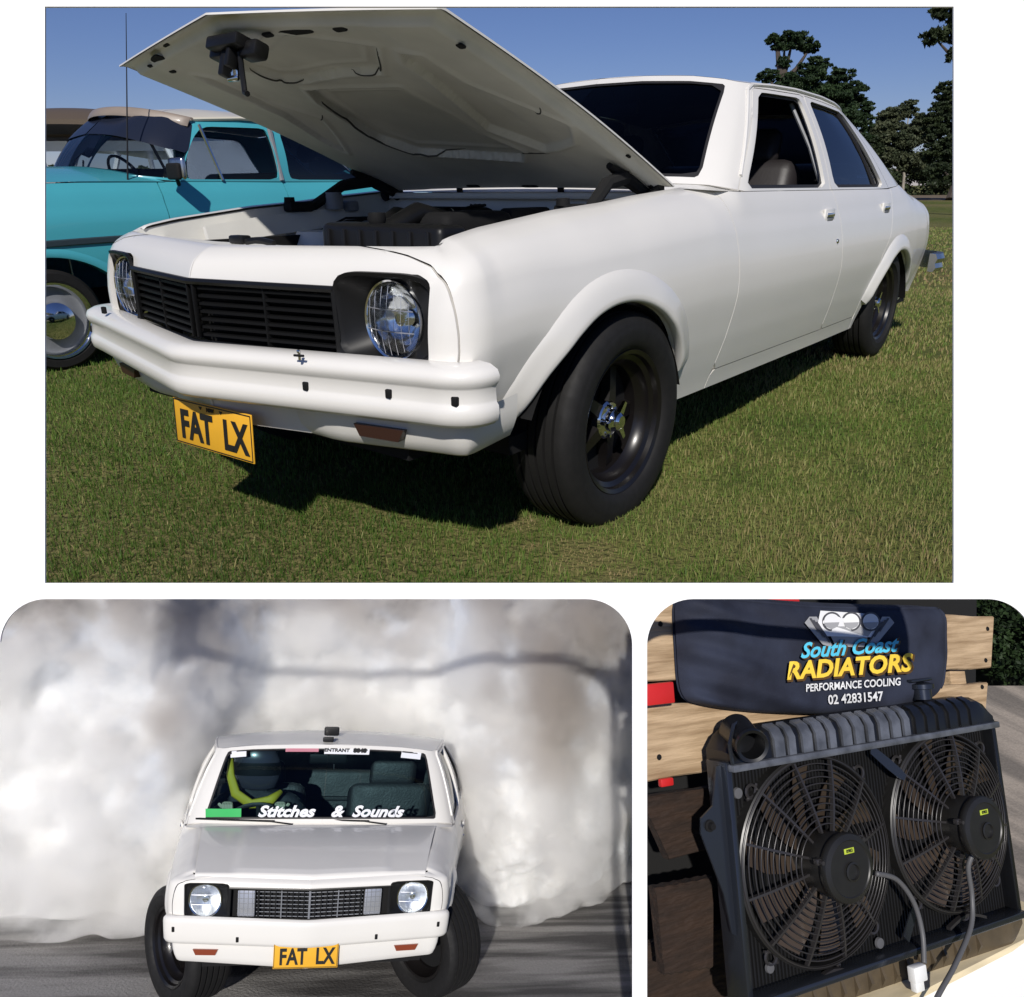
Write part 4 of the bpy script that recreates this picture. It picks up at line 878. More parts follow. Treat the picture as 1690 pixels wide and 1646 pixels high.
    for i in range(len(A)):
        for j in range(nS + 1): s_ = j / nS; p = A[i] * (1 - s_) + B[i] * s_; d = np.array([.5, 0, 0]) if i > 13 else np.array([.2, -.7, .3]); VV.append((*(p + d * .05 * sin(pi * s_)), i, s_))
    VV = np.array(VV); m = nS + 1; FF = [(i * m + j, i * m + j + 1, (i + 1) * m + j + 1, (i + 1) * m + j) for i in range(len(A) - 1) for j in range(nS)]
    wins = {'windscreen': lambda v: np.where(v[:, 3] < 16, np.minimum(np.minimum((14.35 - v[:, 3]) * .03, (v[:, 4] - .03) * .4), (.95 - v[:, 4]) * .4), -1),
            'front_window': lambda v: np.where(v[:, 3] >= 13, poly_sdf(v, [(.895, .990), (1.00, 1.19), (1.12, 1.292), (1.585, 1.300), (1.60, .990)], 1, 2, .04), -1),
            'rear_window': lambda v: np.where(v[:, 3] >= 13, poly_sdf(v, [(1.68, .990), (1.68, 1.298), (2.12, 1.280), (2.38, .990)], 1, 2, .04), -1),
            'back_window': lambda v: np.where(v[:, 3] > 45, np.minimum(np.minimum(.42 - v[:, 0], (v[:, 4] - .1) * .4), (.9 - v[:, 4]) * .4), -1)}
    V, F = VV, FF
    for nm, sd in wins.items(): V, F = clip(V, F, lambda v: -sd(v))
    v2, f2 = flange(V, F, lambda v: np.array([-.03, 0, 0]) if v[3] > 13 else np.array([0, .02, 0]), lambda v: v[0] < .003); g = G(); g.add(v2, f2); build('window_frame', g, M['teal'], t, 40); build('window_frame', g.mirror(), M['teal'], t, 40)
    for nm, sd in wins.items():
        V, F = clip(VV, FF, lambda v: sd(v) + .01); V = V.copy(); V[:, 0] -= .012; g = G(); g.add(V[:, :3].tolist(), F)
        if nm in ('windscreen', 'back_window'): h = g.mirror(); g.add(h.v, h.f); wo = build(nm, g, M['glassdark'], t)
        elif nm == 'front_window': build('door_window', g, M['glassdark'], t); build('door_window', g.mirror(), M['glassdark'], t)
        else: build('rear_door_window', g, M['tint'], t); build('rear_door_window', g.mirror(), M['tint'], t)
        if nm == 'windscreen':   # dark tinted band along the top
            V, F = clip(VV, FF, lambda v: np.minimum(sd(v) + .01, (v[:, 4] - .60 + .10 * (v[:, 0] / .5) ** 2) * .4)); V = V.copy(); V[:, 1] -= .006; g = G(); g.add(V[:, :3].tolist(), F); h = g.mirror(); g.add(h.v, h.f); build('sun_band', g, M['shade'], wo)
    rl = B; vs = []; nX = 10
    for p in rl:
        for j in range(nX + 1):
            x = p[0] * (1 - j / nX); zc = np.interp(p[1], [.86, 1.3, 1.9, 2.36], [1.386, 1.425, 1.42, 1.342]); vs.append((x, p[1], zc - (zc - p[2]) * (abs(x) / max(p[0], 1e-6)) ** 2.2 + .002 if p[0] > .02 else zc))
    fs = [(i * (nX + 1) + j, (i + 1) * (nX + 1) + j, (i + 1) * (nX + 1) + j + 1, i * (nX + 1) + j + 1) for i in range(len(rl) - 1) for j in range(nX)]
    g = G(); g.add(vs, fs); h = g.mirror(); g.add(h.v, h.f); build('roof', g, M['cream'], t, 60)
    g = G(); g.tube([(.52, 1.08, 1.33), (.55, 1.4, 1.35), (.54, 1.9, 1.342), (.49, 2.25, 1.312)], .012, 6); build('drip_rail', g, M['cream'], t)
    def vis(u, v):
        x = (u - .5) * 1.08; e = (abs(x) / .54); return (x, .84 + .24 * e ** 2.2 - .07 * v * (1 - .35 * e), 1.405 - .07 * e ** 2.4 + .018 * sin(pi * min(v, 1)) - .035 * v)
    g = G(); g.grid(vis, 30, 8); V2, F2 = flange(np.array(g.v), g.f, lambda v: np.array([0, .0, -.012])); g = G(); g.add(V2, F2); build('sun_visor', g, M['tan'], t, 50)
    # mirror, quarter light, aerial, wipers
    g = G(); g.rbox((.76, .80, 1.045), (.15, .035, .12), .018, seg=3); mo = build('door_mirror', g, M['dullchrome'], t); g = G(); g.rbox((.76, .775, 1.03), (.13, .03, .09), .02, seg=3); g.tube([(.74, .80, .99), (.70, .83, .96)], .012, 8); build('mirror_back', g, M['matt'], mo)
    g = G(); g.tube([(.560, 1.10, 1.30), (.60, 1.13, 1.15), (.635, 1.17, .985)], .010, 6); build('quarter_light_frame', g, M['chrome'], t)
    g = G(); g.tube([(.57, 1.60, 1.30), (.63, 1.615, .985)], .016, 6); build('window_post', g, M['grey'], t)
    g = G(); p0 = cray(208, 306, 4.62) - np.array([-3.45, -.05, 0]); p1 = cray(208, 22, 4.62) - np.array([-3.45, -.05, 0]); g.tube([p0 - (0, 0, .06), p1], [.006, .0022], 6); build('aerial', g, M['black'], t)
    g = G(); p = p0 + (.0, 0, -.03); g.rbox((p[0], p[1], p[2]), (.05, .04, .03), .008); build('aerial_base', g, M['grey'], t)
    for x0 in (.35, -.12): g = G(); g.tube([(x0, .47 + .1 * abs(x0), 1.03), (x0 - .16, .53, 1.05), (x0 - .36, .60 + .1 * abs(x0), 1.10)], .006, 5); build('wiper', g, M['chrome'], t)
    g = G(); g.rbox((.20, .62, 1.0), (.46, .10, .035), .01); g.rbox((0, .78, .93), (1.1, .3, .10), .04); build('dashboard', g, M['trim'], t)
    seat(t, 0, 1.35, 1.1, 'front_bench', M['trim']); seat(t, 0, 2.1, 1.1, 'rear_bench', M['trim'])
    g = G(); mm = Matrix.Translation((-.32, 1.08, .98)) @ Matrix.Rotation(radians(-60), 4, 'X'); g.tube([(.19 * cos(a), .19 * sin(a), 0) for a in np.linspace(0, 2 * pi, 28)[:-1]], .010, 6, closed=True, M=mm); build('steering_wheel', g, M['trim'], t)
    for sx, c in ((1, 0), (-1, 0), (1, 2.6), (-1, 2.6)):
        e = bpy.data.objects.new('wheel', None); SC.collection.objects.link(e); e.parent = t
        B_ = Matrix.Translation((sx * .61, c, .268)) @ Matrix.Rotation(pi / 2 * sx, 4, 'Y')
        g = G(); g.lathe([(.20, -.07), (.215, -.085), (.25, -.085), (.268, -.06), (.27, .06), (.25, .085), (.215, .085), (.20, .07)], 56, B_); build('tyre', g, M['rubber'], e)
        g = G(); g.lathe([(.205, .075), (.203, .088), (.192, .086), (.178, .070), (.172, .05)], 48, B_); build('trim_ring', g, M['chrome'], e)
        g = G(); g.lathe([(.18, .052), (.15, .045), (.11, .062), (.0, .07)], 48, B_); build('rim', g, M['teal'] if False else M['grey'], e)
        g = G(); g.lathe([(.105, .060), (.098, .085), (.06, .105), (.0, .112)], 40, B_); build('hub_cap', g, M['chrome'], e)
teal_car()

def wagon():
    o = cray(158, 250, 6.9); t = thing('station_wagon', 'white station wagon with its tailgate raised behind the turquoise car', 'car', loc=(o[0], o[1], 0))
    t.rotation_euler = (0, 0, radians(38))
    g = G(); secs = []
    for y, h, w_ in ((-.1, .95, .72), (0, 1.0, .78), (1.6, 1.02, .80), (3.2, .98, .78), (3.9, .85, .70)): secs.append([(-w_, y, .3), (-w_ - .03, y, .6), (-w_, y, h - .05), (-w_ + .05, y, h), (w_ - .05, y, h), (w_, y, h - .05), (w_ + .03, y, .6), (w_, y, .3)])
    g.loft(secs); build('body', g, M['whitecar'], t, 40)
    g = G(); secs = []
    for y, h, w_ in ((-.02, 1.32, .60), (.3, 1.34, .62), (1.8, 1.36, .62), (2.5, 1.33, .58)): secs.append([(-w_, y, h - .05), (-w_ + .06, y, h), (w_ - .06, y, h), (w_, y, h - .05), (w_ - .02, y, h - .08), (-w_ + .02, y, h - .08)])
    g.loft(secs); build('roof', g, M['whitecar'], t, 40)
    for sx in (-1, 1):
        for y0, y1 in ((0, -.06), (.9, .9), (1.75, 1.8), (2.5, 2.95)): g = G(); g.tube([(sx * .60, y0, 1.30), (sx * .75, y1, .98)], .028, 6); build('roof_pillar', g, M['whitecar'], t)
        for yy in (.55, 3.1):
            g = G(); g.lathe([(.17, -.08), (.29, -.08), (.31, 0), (.29, .08), (.17, .08), (.15, .05), (0, .06)], 32, Matrix.Translation((sx * .74, yy, .31)) @ Matrix.Rotation(pi / 2 * sx, 4, 'Y')); build('wheel', g, M['rubber'], t)
    g = G(); mm = Matrix.Translation((0, .03, 1.35)) @ Matrix.Rotation(radians(-3), 4, 'X'); g.grid(lambda u, v: ((u - .5) * (1.26 - .25 * v), -.72 * v, .17 * sin(pi * v * .9) * (1 - .3 * (2 * u - 1) ** 2)), 14, 12, mm); V2, F2 = flange(np.array(g.v), g.f, lambda v: np.array([0, 0, -.035])); g = G(); g.add(V2, F2); tg = build('tailgate', g, mat('brown_tailgate', (.10, .075, .05), .4), t, 40)
    g = G(); g.grid(lambda u, v: ((u - .5) * .9, -.10 - .55 * v, -.015 + .09 * sin(pi * (.12 + v * .6) * .85)), 8, 8, mm); build('tailgate_window', g, M['seal'], tg)
    for sx in (-1, 1): g = G(); g.tube([(sx * .60, .02, 1.0), (sx * .60, -.38, 1.37)], .014, 6); build('gas_strut', g, M['matt'], tg)
    g = G(); g.rbox((0, .4, .85), (1.3, .9, .5), .05); build('luggage_area', g, M['matt'], t)
    g = G(); g.rbox((0, -.1, .5), (1.5, .12, .12), .03); build('rear_bumper', g, M['dullchrome'], t)
wagon()
def hatch2():
    o = cray(415, 260, 7.4); t = thing('parked_car', 'plain white parked car seen through the turquoise car windows', 'car', loc=(o[0], o[1], 0)); t.rotation_euler = (0, 0, radians(20))
    g = G(); secs = []
    for y, h, w_ in ((-2.0, .70, .66), (-1.8, .86, .74), (-.7, .95, .78), (1.0, .98, .78), (1.8, .92, .74), (2.0, .8, .66)): secs.append([(-w_, y, .28), (-w_ - .03, y, .55), (-w_, y, h - .05), (-w_ + .06, y, h), (w_ - .06, y, h), (w_, y, h - .05), (w_ + .03, y, .55), (w_, y, .28)])
    g.loft(secs); build('body', g, M['whitecar'], t, 40)
    g = G(); secs = []
    for y, h, w_ in ((-.75, .96, .66), (-.15, 1.34, .56), (.8, 1.36, .56), (1.5, .98, .64)): secs.append([(-w_, y, .94), (-w_ * .98, y, h - .04), (-w_ * .9, y, h), (w_ * .9, y, h), (w_ * .98, y, h - .04), (w_, y, .94)])
    g.loft(secs); build('cabin', g, M['whitecar'], t, 30)
    for sx in (-1, 1):
        g = G(); g.prism([(-.55, .97), (-.10, 1.27), (.72, 1.28), (1.2, .98)], -.004, .004, Matrix.Translation((sx * .645, 0, 0)) @ Matrix.Rotation(sx * radians(-12), 4, 'Y') @ Matrix(((0, 0, 1, 0), (1, 0, 0, 0), (0, 1, 0, 0), (0, 0, 0, 1)))) ; build('side_window', g, M['shade'], t)
        for yy in (-1.3, 1.25): g = G(); g.lathe([(.17, -.08), (.29, -.08), (.31, 0), (.29, .08), (.17, .08), (.15, .05), (0, .06)], 32, Matrix.Translation((sx * .74, yy, .31)) @ Matrix.Rotation(pi / 2 * sx, 4, 'Y')); build('wheel', g, M['rubber'], t)
hatch2()

# ------------------------------------------------------------------ trees
def leaf_material(name, c0, c1):
    m = bpy.data.materials.new(name); m.use_nodes = True; nt = m.node_tree; b = nt.nodes['Principled BSDF']; b.inputs['Roughness'].default_value = .6; b.inputs['Specular IOR Level'].default_value = .2
    at = nt.nodes.new('ShaderNodeAttribute'); at.attribute_name = 'tone'; mx = nt.nodes.new('ShaderNodeMix'); mx.data_type = 'RGBA'; mx.inputs[6].default_value = (*c0, 1); mx.inputs[7].default_value = (*c1, 1)
    nt.links.new(at.outputs['Fac'], mx.inputs[0]); nt.links.new(mx.outputs[2], b.inputs['Base Color']); return m
def leaves(name, blobs, n, size, mt, parent=None, seed=1, droop=0.0, sub=90, squash=.55):
    """leaf faces gathered into small clumps inside ellipsoids; blobs: (centre, radii, weight)"""
    r = np.random.RandomState(seed); W = np.array([b[2] for b in blobs], float); W /= W.sum(); P = []; T = []
    for (c, rad, w_), k in zip(blobs, (W * n).astype(int)):
        nc = max(4, int(sub * (w_ / max(b[2] for b in blobs)) ** .5)); u = r.randn(nc, 3); u /= np.linalg.norm(u, axis=1)[:, None]; u *= (r.rand(nc, 1) ** .38); cc = np.array(c) + u * np.array(rad) * .86
        cr = np.array(rad).mean() * r.uniform(.10, .30, nc); ct = r.rand(nc); i = r.randint(0, nc, k); d = r.randn(k, 3); d /= np.linalg.norm(d, axis=1)[:, None]; d *= r.rand(k, 1) ** .5
        P.append(cc[i] + d * cr[i][:, None] * np.array([1.25, 1.25, squash])); T.append(np.clip(ct[i] * .7 + r.rand(k) * .3, 0, 1))
    P = np.vstack(P); T = np.concatenate(T); k = len(P); a = r.randn(k, 3); a /= np.linalg.norm(a, axis=1)[:, None]; b = np.cross(a, r.randn(k, 3)); b /= np.linalg.norm(b, axis=1)[:, None]; s_ = size * r.uniform(.6, 1.4, (k, 1)); a[:, 2] -= droop
    V = np.stack([P - a * s_, P + b * s_ * .5, P + a * s_, P - b * s_ * .5], 1).reshape(-1, 3); me = bpy.data.meshes.new(name); me.vertices.add(len(V)); me.vertices.foreach_set('co', V.ravel()); me.loops.add(4 * k); me.loops.foreach_set('vertex_index', np.arange(4 * k, dtype=np.int32)); me.polygons.add(k); me.polygons.foreach_set('loop_start', np.arange(0, 4 * k, 4, dtype=np.int32)); me.update(calc_edges=True)
    at = me.attributes.new('tone', 'FLOAT', 'POINT'); at.data.foreach_set('value', np.repeat(T, 4).astype(np.float32)); me.materials.append(mt); o = bpy.data.objects.new(name, me); SC.collection.objects.link(o)
    if parent: o.parent = parent
    return o
M['bark'] = mat('bark', (.07, .055, .045), .9, bump=.4, bscale=8, var=.3, vscale=3); M['palebark'] = mat('pale_bark', (.30, .27, .22), .85, var=.3, vscale=3)
LD = leaf_material('dark_conifer_leaves', (.010, .022, .010), (.035, .060, .022)); LO = leaf_material('olive_gum_leaves', (.030, .042, .022), (.085, .095, .050)); LK = leaf_material('deep_green_leaves', (.012, .020, .010), (.040, .055, .022))
def tree(name, label, blobs_px, d, n, size, mt, trunk_px, seed, tr=.35, group=None, bark=None, **kw):
    base = cray(trunk_px[0], trunk_px[1], d); base[2] = 0; t = thing(name, label, 'tree', loc=tuple(base), group=group); s_ = d / FPX; bl = []
    for px, py, rx, ry, *w_ in blobs_px:
        c = cray(px, py, d + (w_[0] if w_ else 0)) - base; bl.append((c, (rx * s_, rx * s_ * .8, ry * s_), rx * ry))
    leaves('crown', bl, n, size, mt, t, seed, **kw)
    g = G(); tops = sorted(bl, key=lambda b: -b[0][2]); tp = tops[0][0]; rr_ = random.Random(seed)
    mid = [np.array([0, 0, 0]) * (1 - k) + tp * k + np.array([rr_.uniform(-.2, .2) * (k > 0), rr_.uniform(-.2, .2) * (k > 0), 0]) for k in (0, .25, .5, .75, 1)]; g.tube(mid, [tr, tr * .8, tr * .6, tr * .4, tr * .15], 8); build('trunk', g, bark or M['bark'], t)
    for c, rad, w_ in bl:
        k = min(.85, max(.2, (c[2] - rad[2] * .6) / tp[2] * .8)); st = tp * k; g = G(); g.tube([st, st * .5 + c * .5 + (0, 0, -.2), c], [tr * .4, tr * .25, tr * .08], 6); build('limb', g, bark or M['bark'], t)
    return t
tree('pine_tree', 'tall dark pine with layered crown rising behind the white sedan roof', [(1308, 68, 34, 18), (1280, 66, 18, 10), (1338, 78, 20, 12), (1295, 78, 26, 6), (1345, 108, 34, 16), (1292, 105, 16, 12), (1268, 126, 24, 12), (1330, 135, 50, 24), (1385, 130, 28, 20), (1400, 155, 34, 26), (1350, 165, 60, 24), (1300, 150, 30, 20), (1415, 185, 26, 26), (1380, 200, 50, 30), (1430, 215, 12, 30)], 46, 90000, .085, LD, (1330, 300), 11, tr=.5, squash=.42)
tree('gum_tree', 'olive grey gum tree with airy crown at the far edge of the lawn', [(1470, 195, 26, 24), (1500, 180, 20, 16), (1452, 225, 22, 28), (1485, 232, 34, 30), (1520, 215, 26, 34), (1460, 262, 26, 22), (1500, 268, 30, 20)], 62, 60000, .10, LO, (1493, 300), 12, tr=.12, bark=M['palebark'])
tree('broadleaf_tree', 'darkest dense tree filling the right edge behind the sedan boot', [(1560, 160, 22, 28), (1545, 200, 26, 34), (1585, 190, 40, 46), (1548, 245, 30, 34), (1600, 240, 50, 40), (1555, 280, 26, 20), (1625, 150, 40, 40), (1640, 220, 50, 60)], 52, 80000, .095, LK, (1575, 305), 13, tr=.4)
tree('small_tree', 'small dark tree in the gap below the tall pine', [(1440, 250, 16, 30), (1425, 270, 18, 24), (1400, 262, 30, 26), (1452, 285, 18, 12)], 55, 20000, .095, LK, (1440, 302), 14, tr=.2)
FT = ['nearest the tall pine', 'behind the front door', 'behind the windscreen', 'behind the raised bonnet hinge', 'behind the engine bay', 'behind the middle of the raised bonnet', 'behind the vintage car rear window', 'behind the vintage car door window', 'behind the sun visor', 'behind the station wagon', 'furthest left, beyond the station wagon']
for i, (px, w_) in enumerate(((1240, 60), (1150, 70), (1040, 60), (930, 70), (800, 80), (660, 70), (520, 60), (380, 60), (230, 60), (90, 60), (-60, 70))):
    tree('far_tree', 'low distant tree, ' + FT[i], [(px, 288, w_ * .6, 13), (px + w_ * .4, 292, w_ * .5, 10), (px - w_ * .4, 291, w_ * .5, 11)], 95, 4200, .30, LK if i % 2 else LO, (px, 300), 30 + i, tr=.3, group='low trees along the far edge of the lawn', sub=26)
hg = leaves('far_hedge', [(cray(px, 284 + 6 * ((px // 30) % 2), 80), (2.8, 2.0, 1.5 + 1.6 * (px > 1430)), 1) for px in range(1130, 1800, 24)], 60000, .17, LK, None, 77, sub=24, squash=.8); hg['kind'] = 'stuff'; hg['label'] = 'dark distant scrub line across the far edge of the lawn'
tree('overhanging_tree', 'tree whose dark drooping branch enters at the upper right corner', [(1560, 22, 26, 14), (1540, 60, 22, 14), (1575, 52, 24, 20), (1590, 88, 14, 14), (1600, 20, 40, 30), (1640, 60, 50, 40), (1568, 92, 6, 14)], 24, 15000, .075, LK, (1700, 330), 15, tr=.25, droop=.4)
# mown strip and track far away on the right
m_ = mat('dry_track', (.16, .12, .075), .9, var=.3, vscale=.6); g = G(); a = cray(1420, 333, 30); 
def gpt(px, py): d = RC.T @ np.array([(px - 845) / FPX, (py - 823) / FPX, 1]); t = -CAM[2] / d[2]; return CAM + t * d
q = [gpt(1380, 331), gpt(1700, 331), gpt(1700, 322), gpt(1380, 322)]; g.add([(p[0], p[1], .006) for p in q], [(0, 1, 2, 3)]); build('dirt_track', g, m_, kind='structure', recalc=False)

# ------------------------------------------------------------------ burnout scene behind the lower left opening (a 1:8 model scene)
R2 = np.array([[0.9870197825433756, -0.15094247890941867, 0.054848126027156094], [0.05868949562667137, 0.021109715940631046, -0.9980530662218092], [0.14949077553848605, 0.9883171292415951, 0.029694445193121033]])
T2 = np.array([-1.2090930059865532, 2.9384326086731316, 4.834996657379311]); K2 = .128
def frame_matrix(R, T, K):
    A = RC.T @ R * K; b = CAM + RC.T @ (T * K); m = Matrix.Identity(4)
    for i in range(3):
        for j in range(3): m[i][j] = A[i][j]
        m[i][3] = b[i]
    return m
M2 = frame_matrix(R2, T2, K2)
def ss(x, a, b): t = np.clip((x - a) / (b - a), 0, 1); return t * t * (3 - 2 * t)
def warp2(V):
    x, y, z = V.T; q = z - .5
    return np.c_[x * (1 + .0774 * y + .1391 * q + .0759 * y * q), .5 * y, z - .0734 * y + .0713 * q + .03 * np.clip(y - .9, 0, 1.2) * (z > .9) - .045 * ss(z, .70, .82) * (1 - ss(z, 1.0, 1.28)) * (1 - ss(y, 1.2, 2.2))]
car2 = thing('burnout_car', 'white sedan facing the viewer with front wheels turned, doing a burnout in smoke', 'car', M2)
WARP = warp2
P2 = build_car(car2, mini=True)
M['stickerw'] = mat('white_sticker', (.75, .76, .8), .4); M['green'] = mat('green_sticker', (.03, .42, .10), .4); M['pink'] = mat('pink_strip', (.5, .2, .25), .5)
def on_ws(x, s, off=.0):
    """point on the windscreen: x across, s from base (0) to top (1)"""
    ax = abs(x); yb = np.interp(ax, [0, .25, .45, .60, .672], [.515, .525, .56, .615, .662]); zb = np.interp(ax, [0, .25, .45, .60, .672], [.95, .949, .946, .942, .938]); yt = np.interp(ax, [0, .2, .38, .49, .527], [1.03, 1.04, 1.068, 1.10, 1.122]); zt_ = np.interp(ax, [0, .2, .38, .49, .527], [1.332, 1.329, 1.318, 1.303, 1.294])
    b = .016 * sin(pi * s); return (x, yb + (yt - yb) * s - .9 * b + .012 - off * .75, zb + (zt_ - zb) * s + .35 * b + off * .6)
def sticker(name, x0, x1, s0, s1, m, off=.004):
    g = G(); g.grid(lambda u, v: on_ws(x0 + (x1 - x0) * u, s0 + (s1 - s0) * v, off), 8, 4); V, F = flange(np.array(g.v), g.f, lambda v: np.array([0, .003, -.002])); g = G(); g.add(V, F); return build(name, g, m, car2)
sticker('corner_sticker', -.500, -.420, .84, .93, M['stickerw']); sticker('corner_sticker', .385, .490, .84, .95, M['stickerw']); bn = sticker('banner', -.02, .215, .86, .955, M['stickerw'])
sticker('permit_sticker', -.63, -.44, .075, .19, M['green']); sticker('sun_strip', -.47, .47, .965, .995, M['shade'], .005); sticker('pink_strip', -.22, -.05, .89, .95, M['pink'])
def ws_text(txt, size, xc, sc, m, bold, shear, sx, parent):
    t = text_geo(txt, size, bold, .003, shear=shear, sx=sx); g = G(); g.v = [on_ws(xc + x, sc + y / .50, .008 + z) for x, y, z in t.v]; g.f = t.f; build('lettering', g, m, parent, 30)
ws_text('ENTRANT', .034, .045, .907, M['plateink'], .001, 0, .85, bn); ws_text('8848', .040, .165, .907, M['plateink'], .003, 0, .85, bn)
for w_, x in (('Stitches', -.20), ('&', .075), ('Sounds', .30)): ws_text(w_, .098, x, .135, M['stickerw'], .0035, .3, .98, car2)
g = G(); g.rbox((-.005, 1.10, 1.358), (.055, .06, .028), .006); g.rbox((.004, 1.40, 1.385), (.075, .05, .055), .008); build('roof_camera', g, M['black'], car2)
WARP = None
for sx, lab in ((-1, 'turned front wheel showing its chrome centre'), (1, 'turned front wheel showing its tread')):
    p = warp2(np.array([[sx * .725, -.03, .335]]))[0]; wheel('wheel', car2, p[0], p[1], p[2] - .0, sx, R=.325, W=.25, steer=radians(38), lab=lab)
for sx in (-1, 1):
    p = warp2(np.array([[sx * .69, 2.6, .31]]))[0]; wheel('wheel', car2, p[0], p[1], p[2], sx, R=.29, W=.14)
# driver
drv = thing('person', 'driver in dark helmet and black and yellow race suit behind the windscreen', 'person', M2)
WARP = warp2
M['suit'] = mat('race_suit', (.02, .02, .025), .7, bump=.2, bscale=60); M['yel'] = mat('yellow_suit_panel', (.62, .48, .03), .6); M['helmet'] = mat('dark_helmet', (.05, .045, .06), .25, coat=.4); M['skin'] = mat('glove_pale', (.5, .45, .33), .6)
def body_mesh():
    me = bpy.data.meshes.new('person_body'); J = [(-.37, 1.32, .60), (-.37, 1.34, .80), (-.37, 1.33, .97), (-.37, 1.30, 1.06), (-.37, 1.28, 1.14), (-.20, 1.30, .98), (-.12, 1.12, .90), (-.24, .98, .99), (-.54, 1.30, .98), (-.62, 1.12, .92), (-.52, .98, 1.00), (-.28, 1.05, .58), (-.46, 1.05, .58)]
    E_ = [(0, 1), (1, 2), (2, 3), (3, 4), (2, 5), (5, 6), (6, 7), (2, 8), (8, 9), (9, 10), (0, 11), (0, 12)]; R_ = [.13, .14, .12, .06, .07, .075, .05, .04, .075, .05, .04, .09, .09]
    me.from_pydata(J, E_, []); o = bpy.data.objects.new('body', me); SC.collection.objects.link(o); sk = o.modifiers.new('s', 'SKIN'); 
    for i, v in enumerate(me.skin_vertices[0].data): v.radius = (R_[i], R_[i]); v.use_root = (i == 0)
    o.modifiers.new('u', 'SUBSURF').levels = 1
    dg = bpy.context.evaluated_depsgraph_get(); m2 = bpy.data.meshes.new_from_object(o.evaluated_get(dg)); g = G(); g.v = [tuple(v.co) for v in m2.vertices]; g.f = [tuple(p.vertices) for p in m2.polygons]; bpy.data.objects.remove(o); return g
build('body', body_mesh(), M['suit'], drv, 180)
g = G(); hc = Vector((-.37, 1.25, 1.175)); g.add(*(lambda q: (q.v, q.f))(G().lathe([(0, .135), (.05, .128), (.095, .10), (.118, .05), (.122, 0), (.115, -.05), (.095, -.095), (.05, -.11), (0, -.112)], 28, Matrix.Translation(hc)))); hm = build('helmet', g, M['helmet'], drv, 180)
g = G(); g.lathe([(.124, .035), (.127, .0), (.124, -.03)], 20, Matrix.Translation(hc), -pi * .95, -pi * .05); build('visor', g, M['black'], hm)
g = G(); g.tube([(-.50, 1.17, 1.23), (-.505, 1.13, 1.15), (-.48, 1.10, 1.06), (-.40, 1.08, 1.00), (-.30, 1.09, 1.02), (-.24, 1.12, 1.07)], [.012, .022, .028, .032, .03, .012], 8); build('yellow_collar', g, M['yel'], drv, 180)
for px_, s_ in ((-.24, 1), (-.52, -1)):
    g = G(); g.rbox((px_, .965, 1.005), (.06, .035, .05), .015, seg=2)
    for k in range(4): g.tube([(px_ - .022 + .014 * k, .95, 1.02), (px_ - .022 + .014 * k, .925, 1.015), (px_ - .022 + .014 * k, .925, .99)], .008, 5)
    g.tube([(px_ + .03 * s_, .96, 1.0), (px_ + .045 * s_, .945, 1.02)], .009, 5); build('glove', g, M['skin'], drv, 60)
WARP = None

# asphalt pad
def asphalt(name='burnout_asphalt', base=(.27, .26, .25), dark=(.07, .066, .064), sc=1.0, rot=.5):
    m = bpy.data.materials.new(name); m.use_nodes = True; nt = m.node_tree; b = nt.nodes['Principled BSDF']; b.inputs['Roughness'].default_value = .75
    tc = nt.nodes.new('ShaderNodeTexCoord'); mp = nt.nodes.new('ShaderNodeMapping'); mp.inputs['Rotation'].default_value = (0, 0, rot); mp.inputs['Scale'].default_value = (.35 * sc, 3.2 * sc, 1)
    n = nt.nodes.new('ShaderNodeTexNoise'); n.inputs['Scale'].default_value = 1.6; n.inputs['Detail'].default_value = 6; r = nt.nodes.new('ShaderNodeValToRGB'); r.color_ramp.elements[0].position = .42; r.color_ramp.elements[0].color = (*dark, 1); r.color_ramp.elements[1].position = .56; r.color_ramp.elements[1].color = (*base, 1)
    n2 = nt.nodes.new('ShaderNodeTexNoise'); n2.inputs['Scale'].default_value = 60 * sc; n2.inputs['Detail'].default_value = 6; bp = nt.nodes.new('ShaderNodeBump'); bp.inputs['Strength'].default_value = .25; bp.inputs['Distance'].default_value = .004
    nt.links.new(tc.outputs['Object'], mp.inputs[0]); nt.links.new(mp.outputs[0], n.inputs['Vector']); nt.links.new(n.outputs[0], r.inputs[0]); nt.links.new(tc.outputs['Object'], n2.inputs['Vector']); nt.links.new(n2.outputs[0], bp.inputs['Height']); nt.links.new(bp.outputs[0], b.inputs['Normal'])
    mx = nt.nodes.new('ShaderNodeMix'); mx.data_type = 'RGBA'; mx.blend_type = 'MULTIPLY'; mx.inputs[0].default_value = .5; nt.links.new(r.outputs[0], mx.inputs[6]); r3 = nt.nodes.new('ShaderNodeMapRange'); r3.inputs[3].default_value = .5; r3.inputs[4].default_value = 1.5; nt.links.new(n2.outputs[0], r3.inputs[0]); nt.links.new(r3.outputs[0], mx.inputs[7]); nt.links.new(mx.outputs[2], b.inputs['Base Color']); return m
ZG = -.036
g = G(); g.prism([(-3.3, -.60), (2.047 - .19, -.60), (2.047 + .318 * 2.3, 2.3), (-3.3, 2.3)], ZG - .05, ZG); pad = build('burnout_pad', g, asphalt(), kind='structure'); pad.matrix_world = M2; pad['label'] = 'grey asphalt pad with dark rubber streaks'

